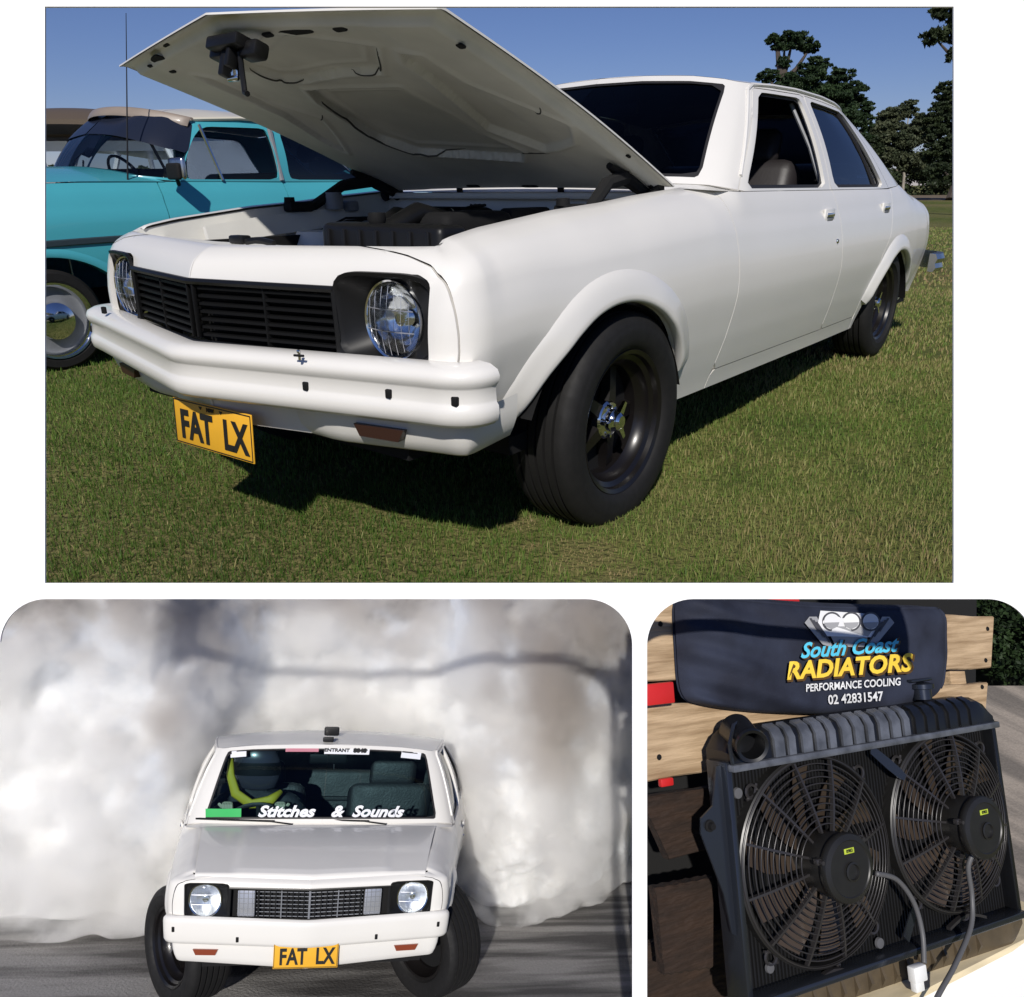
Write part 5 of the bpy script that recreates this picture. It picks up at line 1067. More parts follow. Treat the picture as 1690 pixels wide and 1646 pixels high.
# smoke: a billowing bank rising from the asphalt
def smoke():
    r = np.random.RandomState(5); nx, nz = 520, 330; X = np.linspace(-3.3, 2.75, nx); Z = np.linspace(0, 1, nz)
    bx = [-3.3, -1.9, -1.15, -.98, -.86, -.6, .55, .80, .98, 1.12, 1.35, 1.69, 2.0, 2.35, 2.75]; by = [.62, .54, .50, .62, 1.0, 1.42, 1.42, 1.15, .72, .55, .54, .62, .85, 1.12, 1.3]
    base = np.interp(X, bx, by); k = np.ones(9) / 9; base = np.convolve(np.pad(base, 4, 'edge'), k, 'valid')
    Ztop = 3.05; XX, UU = np.meshgrid(X, Z, indexing='ij'); lim = lambda x_, y_: (2.938 + .0587 * x_ + .0211 * y_ - .1157 * (.1495 * x_ + .988 * y_ + 4.835)) / 1.0014 - ZG; HH = UU * lim(X, base + .75)[:, None]; H = np.full_like(XX, -1.0)
    soft = np.clip((HH - .9) / 1.2, 0, 1) + np.clip((-XX - .3) / 1.4, 0, 1) * .8; soft = np.clip(soft, 0, 1)
    def spheres(n, r0, r1, x0, x1, h0, h1, amp):
        D = np.zeros_like(XX)
        for _ in range(n):
            cx, cz, rr_ = r.uniform(x0, x1), r.uniform(h0, h1), r.uniform(r0, r1); i0, i1 = np.searchsorted(X, [cx - rr_, cx + rr_]); j0, j1 = int((cz - rr_) / 2.5 * nz), int((cz + rr_) / 2.1 * nz) + 1; j0 = max(j0, 0); j1 = min(j1, nz)
            if i1 <= i0 or j1 <= j0: continue
            q = 1 - ((XX[i0:i1, j0:j1] - cx) ** 2 + (HH[i0:i1, j0:j1] - cz) ** 2) / rr_ ** 2; s_ = np.sqrt(np.maximum(q, 0)) * rr_ * amp; D[i0:i1, j0:j1] = np.maximum(D[i0:i1, j0:j1], s_)
        return D
    def blur(A, n):
        for _ in range(n):
            A = (np.pad(A, ((1, 1), (0, 0)), 'edge')[:-2] + A * 2 + np.pad(A, ((1, 1), (0, 0)), 'edge')[2:]) / 4; A = (np.pad(A, ((0, 0), (1, 1)), 'edge')[:, :-2] + A * 2 + np.pad(A, ((0, 0), (1, 1)), 'edge')[:, 2:]) / 4
        return A
    big = blur(spheres(150, .25, .6, -3.4, 2.8, -.1, 3.1, .55), 14); med = spheres(650, .09, .24, -3.4, 2.8, -.05, 3.1, .7); sml = spheres(2600, .035, .10, -3.4, 2.8, -.03, 3.1, .7); tiny = spheres(5200, .015, .045, -3.4, 2.8, -.03, 1.6, .6)
    crisp = np.clip((XX - .75) / .35, 0, 1) * np.clip((1.05 - HH) / .5, 0, 1); soft = 1 - crisp; m1 = blur(med, 3) * (1 - soft * .35) * .8; m1 = np.where(soft > .5, blur(med, 22), m1) * 1.0
    s1_ = blur(sml, 1) * crisp + blur(sml, 14) * soft * .7; t1 = tiny * crisp ** 2 * .7
    n_ = big + (blur(med, 3) * crisp + blur(med, 34) * soft) * .9 + (blur(sml, 1) * crisp + blur(sml, 30) * soft * .5) * .8 + t1
    wisps = vnoise(XX * 1.0 + 20, HH + 20, .35, 9) * .10 + vnoise(XX + 40, HH + 40, .15, 10) * .04 + vnoise(XX + 60, HH + 60, .06, 11) * .012 * crisp
    mask = np.clip(HH / .10, 0, 1) ** .5
    Y = base[:, None] + .20 * HH + .55 - (n_ + wisps * 1.0) * 1.0 * (.35 + .65 * mask) - .06
    HH = np.minimum(HH, lim(XX, Y)); XX = np.minimum(XX, 2.03 + .318 * Y)
    V = np.stack([XX, Y, ZG + .002 + HH], -1).reshape(-1, 3); g = G(); g.v = V.tolist()
    i, j = np.meshgrid(np.arange(nx - 1), np.arange(nz - 1), indexing='ij'); a = (i * nz + j).ravel(); g.f = np.stack([a, a + nz, a + nz + 1, a + 1], 1).tolist()
    # back and sides so that the bank has real thickness
    n0 = len(g.v); bk = [(X[0], 2.3, ZG + .002), (X[-1], 2.3, ZG + .002), (X[-1], 2.4, ZG + float(lim(X[-1], 2.4))), (X[0], 2.4, ZG + float(lim(X[0], 2.4)))]; g.v += bk; g.f += [(n0, n0 + 3, n0 + 2, n0 + 1)]
    g.f += [tuple([n0 + 3, n0] + [q for q in range(nz)]), tuple([n0 + 1, n0 + 2] + [(nx - 1) * nz + q for q in range(nz - 1, -1, -1)]), tuple([n0 + 2, n0 + 3] + [q * nz + nz - 1 for q in range(nx)])]
    m = bpy.data.materials.new('tyre_smoke'); m.use_nodes = True; nt = m.node_tree; b = nt.nodes['Principled BSDF']; b.inputs['Roughness'].default_value = 1; b.inputs['Specular IOR Level'].default_value = 0
    b.inputs['Subsurface Weight'].default_value = 1.0; b.inputs['Subsurface Radius'].default_value = (1, .95, .9); b.inputs['Subsurface Scale'].default_value = .022
    tc = nt.nodes.new('ShaderNodeTexCoord'); n1 = nt.nodes.new('ShaderNodeTexNoise'); n1.inputs['Scale'].default_value = .75; n1.inputs['Detail'].default_value = 5; n1.inputs['Distortion'].default_value = .6; n1.inputs['Roughness'].default_value = .55; nt.links.new(tc.outputs['Object'], n1.inputs['Vector'])
    # browner and darker towards the top, whiter low down
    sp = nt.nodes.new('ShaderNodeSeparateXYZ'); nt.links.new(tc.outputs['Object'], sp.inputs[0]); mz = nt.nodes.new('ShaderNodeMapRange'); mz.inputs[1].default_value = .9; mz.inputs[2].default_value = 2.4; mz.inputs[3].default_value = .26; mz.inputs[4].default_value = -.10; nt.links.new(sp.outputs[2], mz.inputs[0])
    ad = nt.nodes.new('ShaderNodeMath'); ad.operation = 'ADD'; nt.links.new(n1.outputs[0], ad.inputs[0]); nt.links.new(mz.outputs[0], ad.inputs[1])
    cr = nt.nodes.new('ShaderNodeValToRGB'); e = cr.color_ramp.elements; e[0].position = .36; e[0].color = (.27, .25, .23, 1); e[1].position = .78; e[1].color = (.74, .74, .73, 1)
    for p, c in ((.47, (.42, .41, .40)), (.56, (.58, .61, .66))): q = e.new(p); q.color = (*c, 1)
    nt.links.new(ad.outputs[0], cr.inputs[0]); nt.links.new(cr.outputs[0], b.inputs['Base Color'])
    vm = bpy.data.materials.new('smoke_volume'); vm.use_nodes = True; vt = vm.node_tree; vt.nodes.clear(); vo = vt.nodes.new('ShaderNodeOutputMaterial'); pv = vt.nodes.new('ShaderNodeVolumePrincipled'); vt.links.new(pv.outputs[0], vo.inputs['Volume'])
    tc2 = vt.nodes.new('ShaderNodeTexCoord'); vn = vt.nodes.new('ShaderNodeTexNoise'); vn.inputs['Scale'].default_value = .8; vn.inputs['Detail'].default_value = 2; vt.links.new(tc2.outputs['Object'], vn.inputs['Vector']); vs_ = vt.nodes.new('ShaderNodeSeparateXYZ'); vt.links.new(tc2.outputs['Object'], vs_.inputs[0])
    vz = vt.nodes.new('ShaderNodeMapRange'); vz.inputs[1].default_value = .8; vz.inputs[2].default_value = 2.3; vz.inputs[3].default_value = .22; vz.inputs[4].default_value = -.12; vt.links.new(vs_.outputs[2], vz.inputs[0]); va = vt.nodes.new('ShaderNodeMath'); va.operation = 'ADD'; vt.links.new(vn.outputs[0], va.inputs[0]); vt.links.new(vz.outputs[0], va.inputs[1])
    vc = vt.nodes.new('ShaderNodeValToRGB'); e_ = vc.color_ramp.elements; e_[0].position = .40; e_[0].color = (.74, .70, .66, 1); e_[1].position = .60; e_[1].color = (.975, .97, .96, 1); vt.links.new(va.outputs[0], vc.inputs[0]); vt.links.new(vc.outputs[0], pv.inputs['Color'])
    vd = vt.nodes.new('ShaderNodeTexNoise'); vd.inputs['Scale'].default_value = 2.1; vd.inputs['Detail'].default_value = 5; vd.inputs['Roughness'].default_value = .6; vt.links.new(tc2.outputs['Object'], vd.inputs['Vector']); vr_ = vt.nodes.new('ShaderNodeMapRange'); vr_.inputs[1].default_value = .44; vr_.inputs[2].default_value = .60; vr_.inputs[3].default_value = VDENS * .14; vr_.inputs[4].default_value = VDENS * 1.9; vt.links.new(vd.outputs[0], vr_.inputs[0]); vt.links.new(vr_.outputs[0], pv.inputs['Density']); pv.inputs['Anisotropy'].default_value = .0
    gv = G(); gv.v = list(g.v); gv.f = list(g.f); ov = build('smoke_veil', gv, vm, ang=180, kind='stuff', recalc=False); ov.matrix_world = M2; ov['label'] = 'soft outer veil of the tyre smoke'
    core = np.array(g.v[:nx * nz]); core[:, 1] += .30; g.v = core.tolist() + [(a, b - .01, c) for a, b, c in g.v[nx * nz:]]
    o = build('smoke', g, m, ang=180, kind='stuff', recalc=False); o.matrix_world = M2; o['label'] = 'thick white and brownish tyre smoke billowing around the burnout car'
smoke()

# ------------------------------------------------------------------ radiator scene behind the lower right opening
R3 = np.array([[0.897762844926209, -0.05793054802391918, 0.4366530955753226], [0.015095968903580025, -0.9866850546536441, -0.16194046635522505], [0.44022038343621206, 0.15197583533619421, -0.884934663960355]])
T3 = np.array([0.594796767420622, 0.714173853539712, 1.6233634413726228]); K3 = .385; M3 = frame_matrix(R3, T3, K3); C3 = -R3.T @ T3
def uvw(px, py, w_, ax=2):
    d = R3.T @ np.array([(px - 845) / FPX, (py - 823) / FPX, 1]); t = (w_ - C3[ax]) / d[ax]; return C3 + t * d
M['wood'] = mat('pallet_pine', (.54, .39, .24), .75, var=.45, vscale=5, stretch=(1.2, 14, 8), bump=.25, bscale=10, col2=(.30, .20, .11)); M['shadewood'] = mat('shaded_pallet_wood', (.034, .017, .009), .8, var=.5, vscale=5, stretch=(2, 10, 8), bump=.3, bscale=12)  # second wood is near black: shade painted into the lower pallet pieces
M['bright'] = mat('sunlit_pine_board', (.88, .74, .48), .7, var=.2, vscale=4, stretch=(2, 10, 10)); M['navy'] = mat('navy_cloth', (.008, .010, .022), .85, bump=.25, bscale=260, var=.25, vscale=9, col2=(.022, .028, .052))
M['fins'] = mat('core_fin_black', (.004, .004, .0045), .6); M['lowtank'] = mat('lower_tank_reflection', (.10, .075, .045), .5, var=.3, vscale=20)  # sunlit wood reflection painted into the lower tank colour
M['radblack'] = mat('radiator_black_paint', (.007, .0075, .009), .34, coat=.15, var=.2, vscale=20); M['fan'] = mat('fan_plastic', (.016, .0155, .015), .38, var=.2, vscale=30); M['fanbl'] = mat('fan_blade_plastic', (.05, .036, .026), .35); M['wire'] = mat('fan_guard', (.028, .026, .027), .30)
M['bracket'] = mat('painted_bracket', (.060, .068, .085), .24, metal=.75); M['ribm'] = mat('tank_rib_highlight', (.12, .13, .155), .27, var=.5, vscale=25)  # highlights on the top tank ribs painted as a lighter grey
M['red'] = mat('red_plastic', (.55, .02, .02), .4); M['cable'] = mat('grey_cable', (.10, .10, .105), .5); M['cyan'] = mat('cyan_print', (.10, .58, .80), .6); M['gold'] = mat('yellow_print', (.90, .62, .06), .6); M['goldd'] = mat('amber_print_edge', (.10, .05, .01), .6); M['whitep'] = mat('white_print', (.80, .80, .80), .6); M['silverp'] = mat('silver_print', (.36, .36, .37), .5); M['darkp'] = mat('dark_print', (.07, .07, .08), .6)
# pallet
pal = thing('timber_pallet', 'upright pine timber pallet leaning behind the radiator', 'pallet', M3)
def plank(name, corners, w0, w1, m, par=pal):
    c = [np.array(q) for q in corners]; n = 14; g = G(); rs = []
    for k in range(n + 1):
        t = k / n; a = c[0] * (1 - t) + c[1] * t; b = c[3] * (1 - t) + c[2] * t; j = .0015 * sin(k * 2.3); rs.append([(a[0], a[1] + j, w0), (a[0], a[1] + j, w1 - .003), (a[0], a[1] + j - .003, w1), (b[0], b[1] + .003 + j, w1), (b[0], b[1] + j, w1 - .003), (b[0], b[1] + j, w0)])
    g.loft(rs); return build(name, g, m, par, 30)
W1 = -.10
def uv_(px, py, w_=W1): p = uvw(px, py, w_); return (p[0], p[1])
plank('plank', [uv_(1059, 994), uv_(1640, 1018), uv_(1636, 1103), uv_(1059, 1126)], W1 - .022, W1, M['wood'])
plank('plank', [uv_(1059, 1166), uv_(1630, 1127), uv_(1626, 1188), uv_(1059, 1293)], W1 - .022, W1, M['wood'])
plank('plank', [uv_(1059, 1318), uv_(1600, 1230), uv_(1600, 1290), uv_(1105, 1420)], W1 - .022, W1, M['shadewood'])
plank('plank', [uv_(1085, 1468), uv_(1180, 1450), uv_(1180, 1600), uv_(1100, 1612)], W1 - .03, W1 - .005, M['shadewood'])
plank('plank', [uv_(1062, 1560, W1 - .12), uv_(1600, 1440, W1 - .12), uv_(1600, 1520, W1 - .12), uv_(1062, 1690, W1 - .12)], W1 - .14, W1 - .12, M['shadewood'])
for ux, vt_ in ((.16, .45), (.70, .42)):
    g = G(); g.rbox((ux, vt_ - .46, W1 - .075), (.06, .92, .09), .004); build('stringer', g, M['wood'] if ux > .6 else M['shadewood'], pal)
for px, py in ((1630, 1038), (1627, 1090), (1621, 1134), (1584, 1176), (1090, 1030), (1088, 1250)):
    p = uvw(px, py, W1 + .001); g = G(); g.lathe([(0, .002), (.005, .0015), (.006, 0)], 10, Matrix.Translation(tuple(p))); build('nail', g, M['matt'], pal)
# dark wall added for the deep shade behind the pallet
q = [tuple(uvw(px, py, -.30)) for px, py in ((1060, 979), (1612, 979), (1606, 1500), (1060, 1760))]; dw = G(); dw.v = q + [(a, b, c - .02) for a, b, c in q]; dw.f = [(0, 1, 2, 3), (7, 6, 5, 4), (0, 4, 5, 1), (1, 5, 6, 2), (2, 6, 7, 3), (3, 7, 4, 0)]; o = build('shade_wall', dw, mat('black_shade_wall', (.006, .006, .006), .95)); o.matrix_world = M3; tag(o, 'black wall added for the deep shade behind the pallet', 'wall')
for lab, pts, ww in (('red plastic strap end beside the left edge of the cloth', (1060, 1130, 1112, 1160), -.06), ('small red plastic tab under the lower pallet plank', (1088, 1286, 1110, 1296), -.09), ('red plastic edge showing above the navy cloth', (1262, 984, 1318, 1000), -.14)):
    a, b = uvw(pts[0], pts[1], ww), uvw(pts[2], pts[3], ww); g = G(); g.rbox(tuple((a + b) / 2), (abs(b[0] - a[0]), abs(b[1] - a[1]), .012), .003); o = build('plastic_strap', g, M['red']); o.matrix_world = M3; tag(o, lab, 'strap')
# ground, far plank, base board
def quadslab(name, pts, th, m, **kw):
    P = [np.array(p) for p in pts]; n = np.cross(P[1] - P[0], P[3] - P[0]); n /= np.linalg.norm(n); g = G(); g.v = [tuple(p) for p in P] + [tuple(p - n * th) for p in P]; g.f = [(0, 1, 2, 3), (7, 6, 5, 4)] + [(k, (k + 1) % 4 + 0, (k + 1) % 4 + 4, k + 4) for k in range(4)]; return build(name, g, m, **kw)
o = quadslab('pavement', [cray(1500, 1720, .80), cray(1960, 1720, .80), cray(1800, 1132, 1.16), cray(1560, 1132, 1.16)], .01, asphalt('workshop_pavement', (.26, .225, .19), (.13, .115, .10), 6, .2), kind='structure'); o['label'] = 'brown grey pavement right of the pallet'
bush = thing('bush', 'dark leafy bush at the upper right corner behind the pallet', 'bush', loc=tuple(cray(1690, 1120, 1.19)))
b0 = cray(1690, 1120, 1.19); leaves('foliage', [(cray(px, py, d) - b0, (r_ * 1.19 / FPX,) * 3, r_ * r_) for px, py, r_, d in ((1660, 1010, 40, 1.2), (1700, 1050, 50, 1.2), (1650, 1080, 40, 1.2), (1690, 1110, 40, 1.18), (1740, 1010, 60, 1.22), (1640, 1020, 40, 1.24), (1600, 1060, 50, 1.24), (1630, 975, 50, 1.24), (1740, 1100, 60, 1.2))], 9000, .0042, leaf_material('bush_leaves', (.006, .012, .005), (.030, .055, .018)), bush, 41, squash=1)
g = G(); g.tube([(0, 0, -.05), (0, 0.01, .03), (.01, .01, .12)], [.006, .005, .002], 6); g2 = build('stem', g, M['bark'], bush)
bs = quadslab('hedge_shade', [cray(1560, 1150, 1.27), cray(1900, 1150, 1.27), cray(1900, 965, 1.27), cray(1560, 965, 1.27)], .01, mat('bush_interior', (.006, .010, .005), 1), parent=None); tag(bs, 'dark panel added for the shade inside the leafy bush', 'panel')  # added dark panel, stands for the shade within the bush
# board below the radiator, strong sun put into its pale colour
base = thing('base_board', 'bright sawn timber board under the radiator, coloured as if overexposed by the sun', 'board', M3)
def slab3(name, px, th, m, par, ang=30, w_=None):
    P = [np.array(p, float) for p in px]; n = np.cross(P[1] - P[0], P[3] - P[0]); n /= np.linalg.norm(n); n *= (1 if n[1] > 0 else -1); g = G(); g.v = [tuple(p) for p in P] + [tuple(p - n * th) for p in P]; g.f = [(0, 1, 2, 3), (7, 6, 5, 4)] + [(k, (k + 1) % 4, (k + 1) % 4 + 4, k + 4) for k in range(4)]; return build(name, g, m, par, ang)
BV = -.262
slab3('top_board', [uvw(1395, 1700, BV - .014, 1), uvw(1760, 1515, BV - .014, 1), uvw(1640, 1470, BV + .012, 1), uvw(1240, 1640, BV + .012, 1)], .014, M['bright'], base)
wc = slab3('glare_sheet', [uvw(1330, 1860, BV - .20, 1), uvw(1850, 1700, BV - .20, 1), uvw(1760, 1520, BV - .016, 1), uvw(1290, 1700, BV - .016, 1)], .006, mat('glare_white', (.88, .87, .84), .7), base)  # added white sheet, stands for sun-blown timber below the board
# bag / shirt over the pallet
bag = thing('folded_shirt', 'navy blue company shirt draped over the pallet top', 'shirt', M3)
def bag_w(u, v):
    """height of the cloth front above the planks, in the radiator frame"""
    return 0
def bagP(s_, t):
    """s across 0..1, t up 0..1 -> point"""
    BLc, BM, BRc = uvw(1140, 1168, -.05), uvw(1420, 1180, -.05), uvw(1562, 1150, -.05); TLc, TM, TRc = uvw(1128, 968, -.05), uvw(1345, 992, -.05), uvw(1574, 996, -.05)
    q = lambda a, b, c: a * (1 - s_) * (1 - 2 * s_) + b * 4 * s_ * (1 - s_) + c * s_ * (2 * s_ - 1)
    p = q(BLc, BM, BRc) * (1 - t) + q(TLc, TM, TRc) * t
    # rounded corners
    e = lambda x, k: 1 - abs(2 * x - 1) ** k
    c = uvw(1350, 1085, -.05); rs, rt = 2 * s_ - 1, 2 * t - 1; sh = 1 - .075 * (abs(rs) ** 6) * (abs(rt) ** 6); p = c + (p - c) * sh
    th = .060 * (max(e(s_, 8), 0) ** .5) * (max(e(t, 5), 0) ** .5)
    wr = .0075 * sin(22 * s_ + 9 * t + 2 * sin(5 * t)) * (1 - s_) ** 1.2 + .009 * sin(14 * t - 18 * s_) * max(0, s_ - .55) * 2 + .007 * sin(30 * (s_ * .6 + t)) * max(0, .35 - s_) * 2.5
    return p, th + wr * min(1, th / .03) * min(1, (1 - s_) * 6)
def bagF(s_, t): p, h = bagP(s_, t); return (p[0], p[1], -.085 + h)
g = G(); g.grid(bagF, 110, 60); g.grid(lambda s_, t: (bagP(s_, t)[0][0], bagP(s_, t)[0][1], -.094), 30, 16)
bg = build('cloth', g, M['navy'], bag, 180)
g = G(); g.tube([bagF(s_, .965 - .02 * sin(pi * s_)) for s_ in np.linspace(.02, .98, 30)], .004, 6); g.tube([bagF(.972, t) for t in np.linspace(.1, .95, 16)], .004, 6); build('hem_seam', g, M['navy'], bag, 180)
# inverse map photo point -> (s,t) by search, then place the print on the cloth
_st = [(s_, t, *(lambda P_: (845 + FPX * P_[0] / P_[2], 823 + FPX * P_[1] / P_[2]))(R3 @ np.array(bagF(s_, t)) + T3)) for s_ in np.linspace(0, 1, 81) for t in np.linspace(0, 1, 41)]; _st = np.array(_st)
def onbag(px, py, off):
    d = np.hypot(_st[:, 2] - px, _st[:, 3] - py); i = np.argsort(d)[:4]; w_ = 1 / (d[i] + .3); s_, t = (_st[i, 0] * w_).sum() / w_.sum(), (_st[i, 1] * w_).sum() / w_.sum()
    p = bagF(s_, t); q = uvw(px, py, p[2] + off); return tuple(q)
def print_geo(g0, cx, cy, sc, ang, m, name, par, off=.003):
    """g0 in photo-pixel units (x right, y up) laid on the cloth"""
    g = G(); ca, sa = cos(ang), sin(ang)
    for x, y, z in g0.v:
        x, y = x * sc, y * sc; g.v.append(onbag(cx + x * ca - y * sa, cy - (x * sa + y * ca), off + .005 + z))
    g.f = g0.f; return build(name, g, m, par, 30)
A_ = radians(4.0); lg = build('logo_backing', G().lathe([(0, 0), (.001, 0)], 3, Matrix.Translation(onbag(1400, 1040, .001))), M['navy'], bag)
def pl_text(txt, size, cx, cy, m, bold=0, shear=0, sx=1, ang=A_, off=.003, depth=.0, sp=1): t = text_geo(txt, size, bold, .0, shear=shear, sx=sx, sp=sp); return print_geo(t, cx, cy, 1, ang, m, 'lettering', bag, off)
pl_text('South Coast', 35, 1401, 1071, M['goldd'], 1.9, .42, .90, off=.0075); pl_text('South Coast', 35, 1399, 1070, M['cyan'], .9, .42, .90, off=.0086)
pl_text('RADIATORS', 40, 1402, 1104, M['goldd'], 3.0, .22, .93, off=.0095, sp=1.03); pl_text('RADIATORS', 40, 1400, 1102, M['gold'], 1.4, .22, .93, off=.0106, sp=1.03)
pl_text('PERFORMANCE COOLING', 17.5, 1408, 1131, M['whitep'], .35, .1, .76); pl_text('02 42831547', 21.5, 1412, 1153, M['whitep'], .45, 0, .80)
def disc(r, n=26, r0=0): g = G(); g.v = [(r * cos(2 * pi * k / n), r * sin(2 * pi * k / n), 0) for k in range(n)]; g.f = [tuple(range(n))]; return g
def ring2(r, r0, n=26): g = G(); g.v = [(q * cos(2 * pi * k / n), q * sin(2 * pi * k / n), 0) for q in (r, r0) for k in range(n)]; g.f = [(k, (k + 1) % n, n + (k + 1) % n, n + k) for k in range(n)]; return g
def poly2(p): g = G(); g.v = [(x, y, 0) for x, y in p]; g.f = [tuple(range(len(p)))]; return g
print_geo(poly2([(-46, 20), (46, 14), (52, -2), (44, -24), (-42, -22), (-50, 0)]), 1400, 1028, 1, 0, M['whitep'], 'engine_print', bag, .0022)
print_geo(poly2([(-40, -8), (42, -8), (30, -26), (24, -42), (-22, -42), (-30, -26)]), 1402, 1026, 1, 0, M['silverp'], 'engine_print', bag, .0030)
for sx in (-1, 1): print_geo(poly2([(sx * 42, -32), (sx * 60, -40), (sx * 78, 2), (sx * 70, 12), (sx * 56, 8)]) if False else poly2([(sx * 26, -40), (sx * 44, -34), (sx * 74, 2), (sx * 66, 12), (sx * 54, 12)]), 1402, 1030, 1, 0, M['silverp'], 'pipe_print', bag, .0038)
for sx in (-1, 1):
    for k in range(3): print_geo(poly2([(sx * (30 + 9 * k), -30 + 9 * k), (sx * (33 + 9 * k), -31 + 9 * k), (sx * (56 + 5 * k), 3 + 3 * k), (sx * (53 + 5 * k), 4 + 3 * k)]), 1402, 1030, 1, 0, M['darkp'], 'pipe_print', bag, .0046)
for k in (-1, 0, 1): print_geo(disc(16), 1405 + 32 * k, 1026, 1, 0, M['darkp'], 'trumpet_print', bag, .0044); print_geo(disc(13), 1405 + 32 * k, 1026, 1, 0, M['whitep'], 'trumpet_print', bag, .0052); print_geo(poly2([(-12.5, -2), (12.5, -1), (10, -8), (0, -13), (-10, -8)]), 1405 + 32 * k, 1026, 1, 0, M['silverp'], 'trumpet_print', bag, .0060)
# radiator
rad = thing('car_radiator', 'black car radiator with twin electric fans standing on the timber board', 'radiator', M3)
U0, U1, V0_, V1_ = -.190, .585, -.214, .192
g = G(); g.box(((U0 + U1) / 2, -.011, -.025), (U1 - U0, V1_ - V0_, .03)); core = build('core', g, M['radblack'], rad)
g = G()
for k in range(88): x = U0 + .010 + k * (U1 - U0 - .02) / 87; g.box((x, -.011, -.008), (.0035, V1_ - V0_ - .01, .006))
build('core_fins', g, M['fins'], core, kind='stuff')
def tank(name, v0, v1, d=.062, up=True):
    sl_ = .012 * (1 if up else -1); g = G(); rings = []; mtk = M['radblack'] if up else M['lowtank']
    for u in np.linspace(U0 - .004, U1 + .004, 40):
        e = min((u - U0 + .004) / .045, (U1 + .004 - u) / .045, 1); e = 1 - (1 - e) ** 2; vt = v0 + (v1 - v0) * (.45 + .55 * e)
        rings.append([(u, v0, -.05), (u, v0, .024), (u, v0 * .35 + vt * .65, .024), (u, v0 * .12 + vt * .88, .016), (u, vt, -.002), (u, vt, -.05)])
    g.loft(rings); t = build(name, g, mtk, rad, 35)
    g = G(); g.rbox(((U0 + U1) / 2, v0, .012), (U1 - U0 + .02, .014, .046), .003); build('seam_flange', g, M['ribm'] if up else M['bracket'], t)
    return t
tt_ = tank('top_tank', V1_ + .004, V1_ + .068); bt_ = tank('bottom_tank', V0_ - .004, V0_ - .075, up=False)
for k in range(17):
    u = U0 + .115 + k * .037
    if u > U1 - .02: break
    g = G(); h = V1_; g.loft([[(u - .013 + s_, h + .012, .018), (u - .013 + s_, h + .012, .030), (u - .013 + s_, h + .046, .030), (u - .013 + s_, h + .064, .019), (u - .013 + s_, h + .073, .000), (u - .013 + s_, h + .05, -.01)] for s_ in (0, (.0255, .018, .026)[k % 3])]); build('tank_rib', g, M['ribm'] if k < 11 else M['radblack'], tt_)
    g = G(); h = V0_; g.loft([[(u - .09 + s_, h - .010, .024), (u - .09 + s_, h - .035, .034), (u - .09 + s_, h - .062, .018), (u - .09 + s_, h - .05, -.01)] for s_ in (0, .007)]); build('tank_rib', g, M['lowtank'], bt_)
p = uvw(1238, 1214, .03); mm = Matrix.Translation((p[0], p[1], .0)) @ Matrix.Rotation(radians(-22), 4, 'Y') @ Matrix.Rotation(radians(12), 4, 'X'); g = G(); g.lathe([(.034, -.02), (.031, .02), (.030, .058), (.033, .064), (.031, .070), (.025, .068), (.025, .0), (0, 0)], 32, mm); build('hose_spout', g, M['radblack'], tt_)
g = G(); g.tube([(p[0] - .05, V1_ + .012, .03), (p[0] - .056, V1_ + .05, .034), (p[0] - .03, V1_ + .082, .02), (p[0] + .01, V1_ + .088, .0)], .004, 6); build('tank_edge_bead', g, M['bracket'], tt_)
p = uvw(1537, 1163, 0); g = G(); mm = Matrix.Translation((p[0], V1_ + .075, -.02)) @ Matrix.Rotation(radians(-90), 4, 'X'); g.lathe([(.020, 0), (.020, .022), (.027, .024), (.027, .034), (.010, .038), (0, .038)], 24, mm); g.rbox((p[0] - .005, V1_ + .118, -.02), (.07, .006, .018), .002); build('filler_cap', g, M['bracket'], tt_)
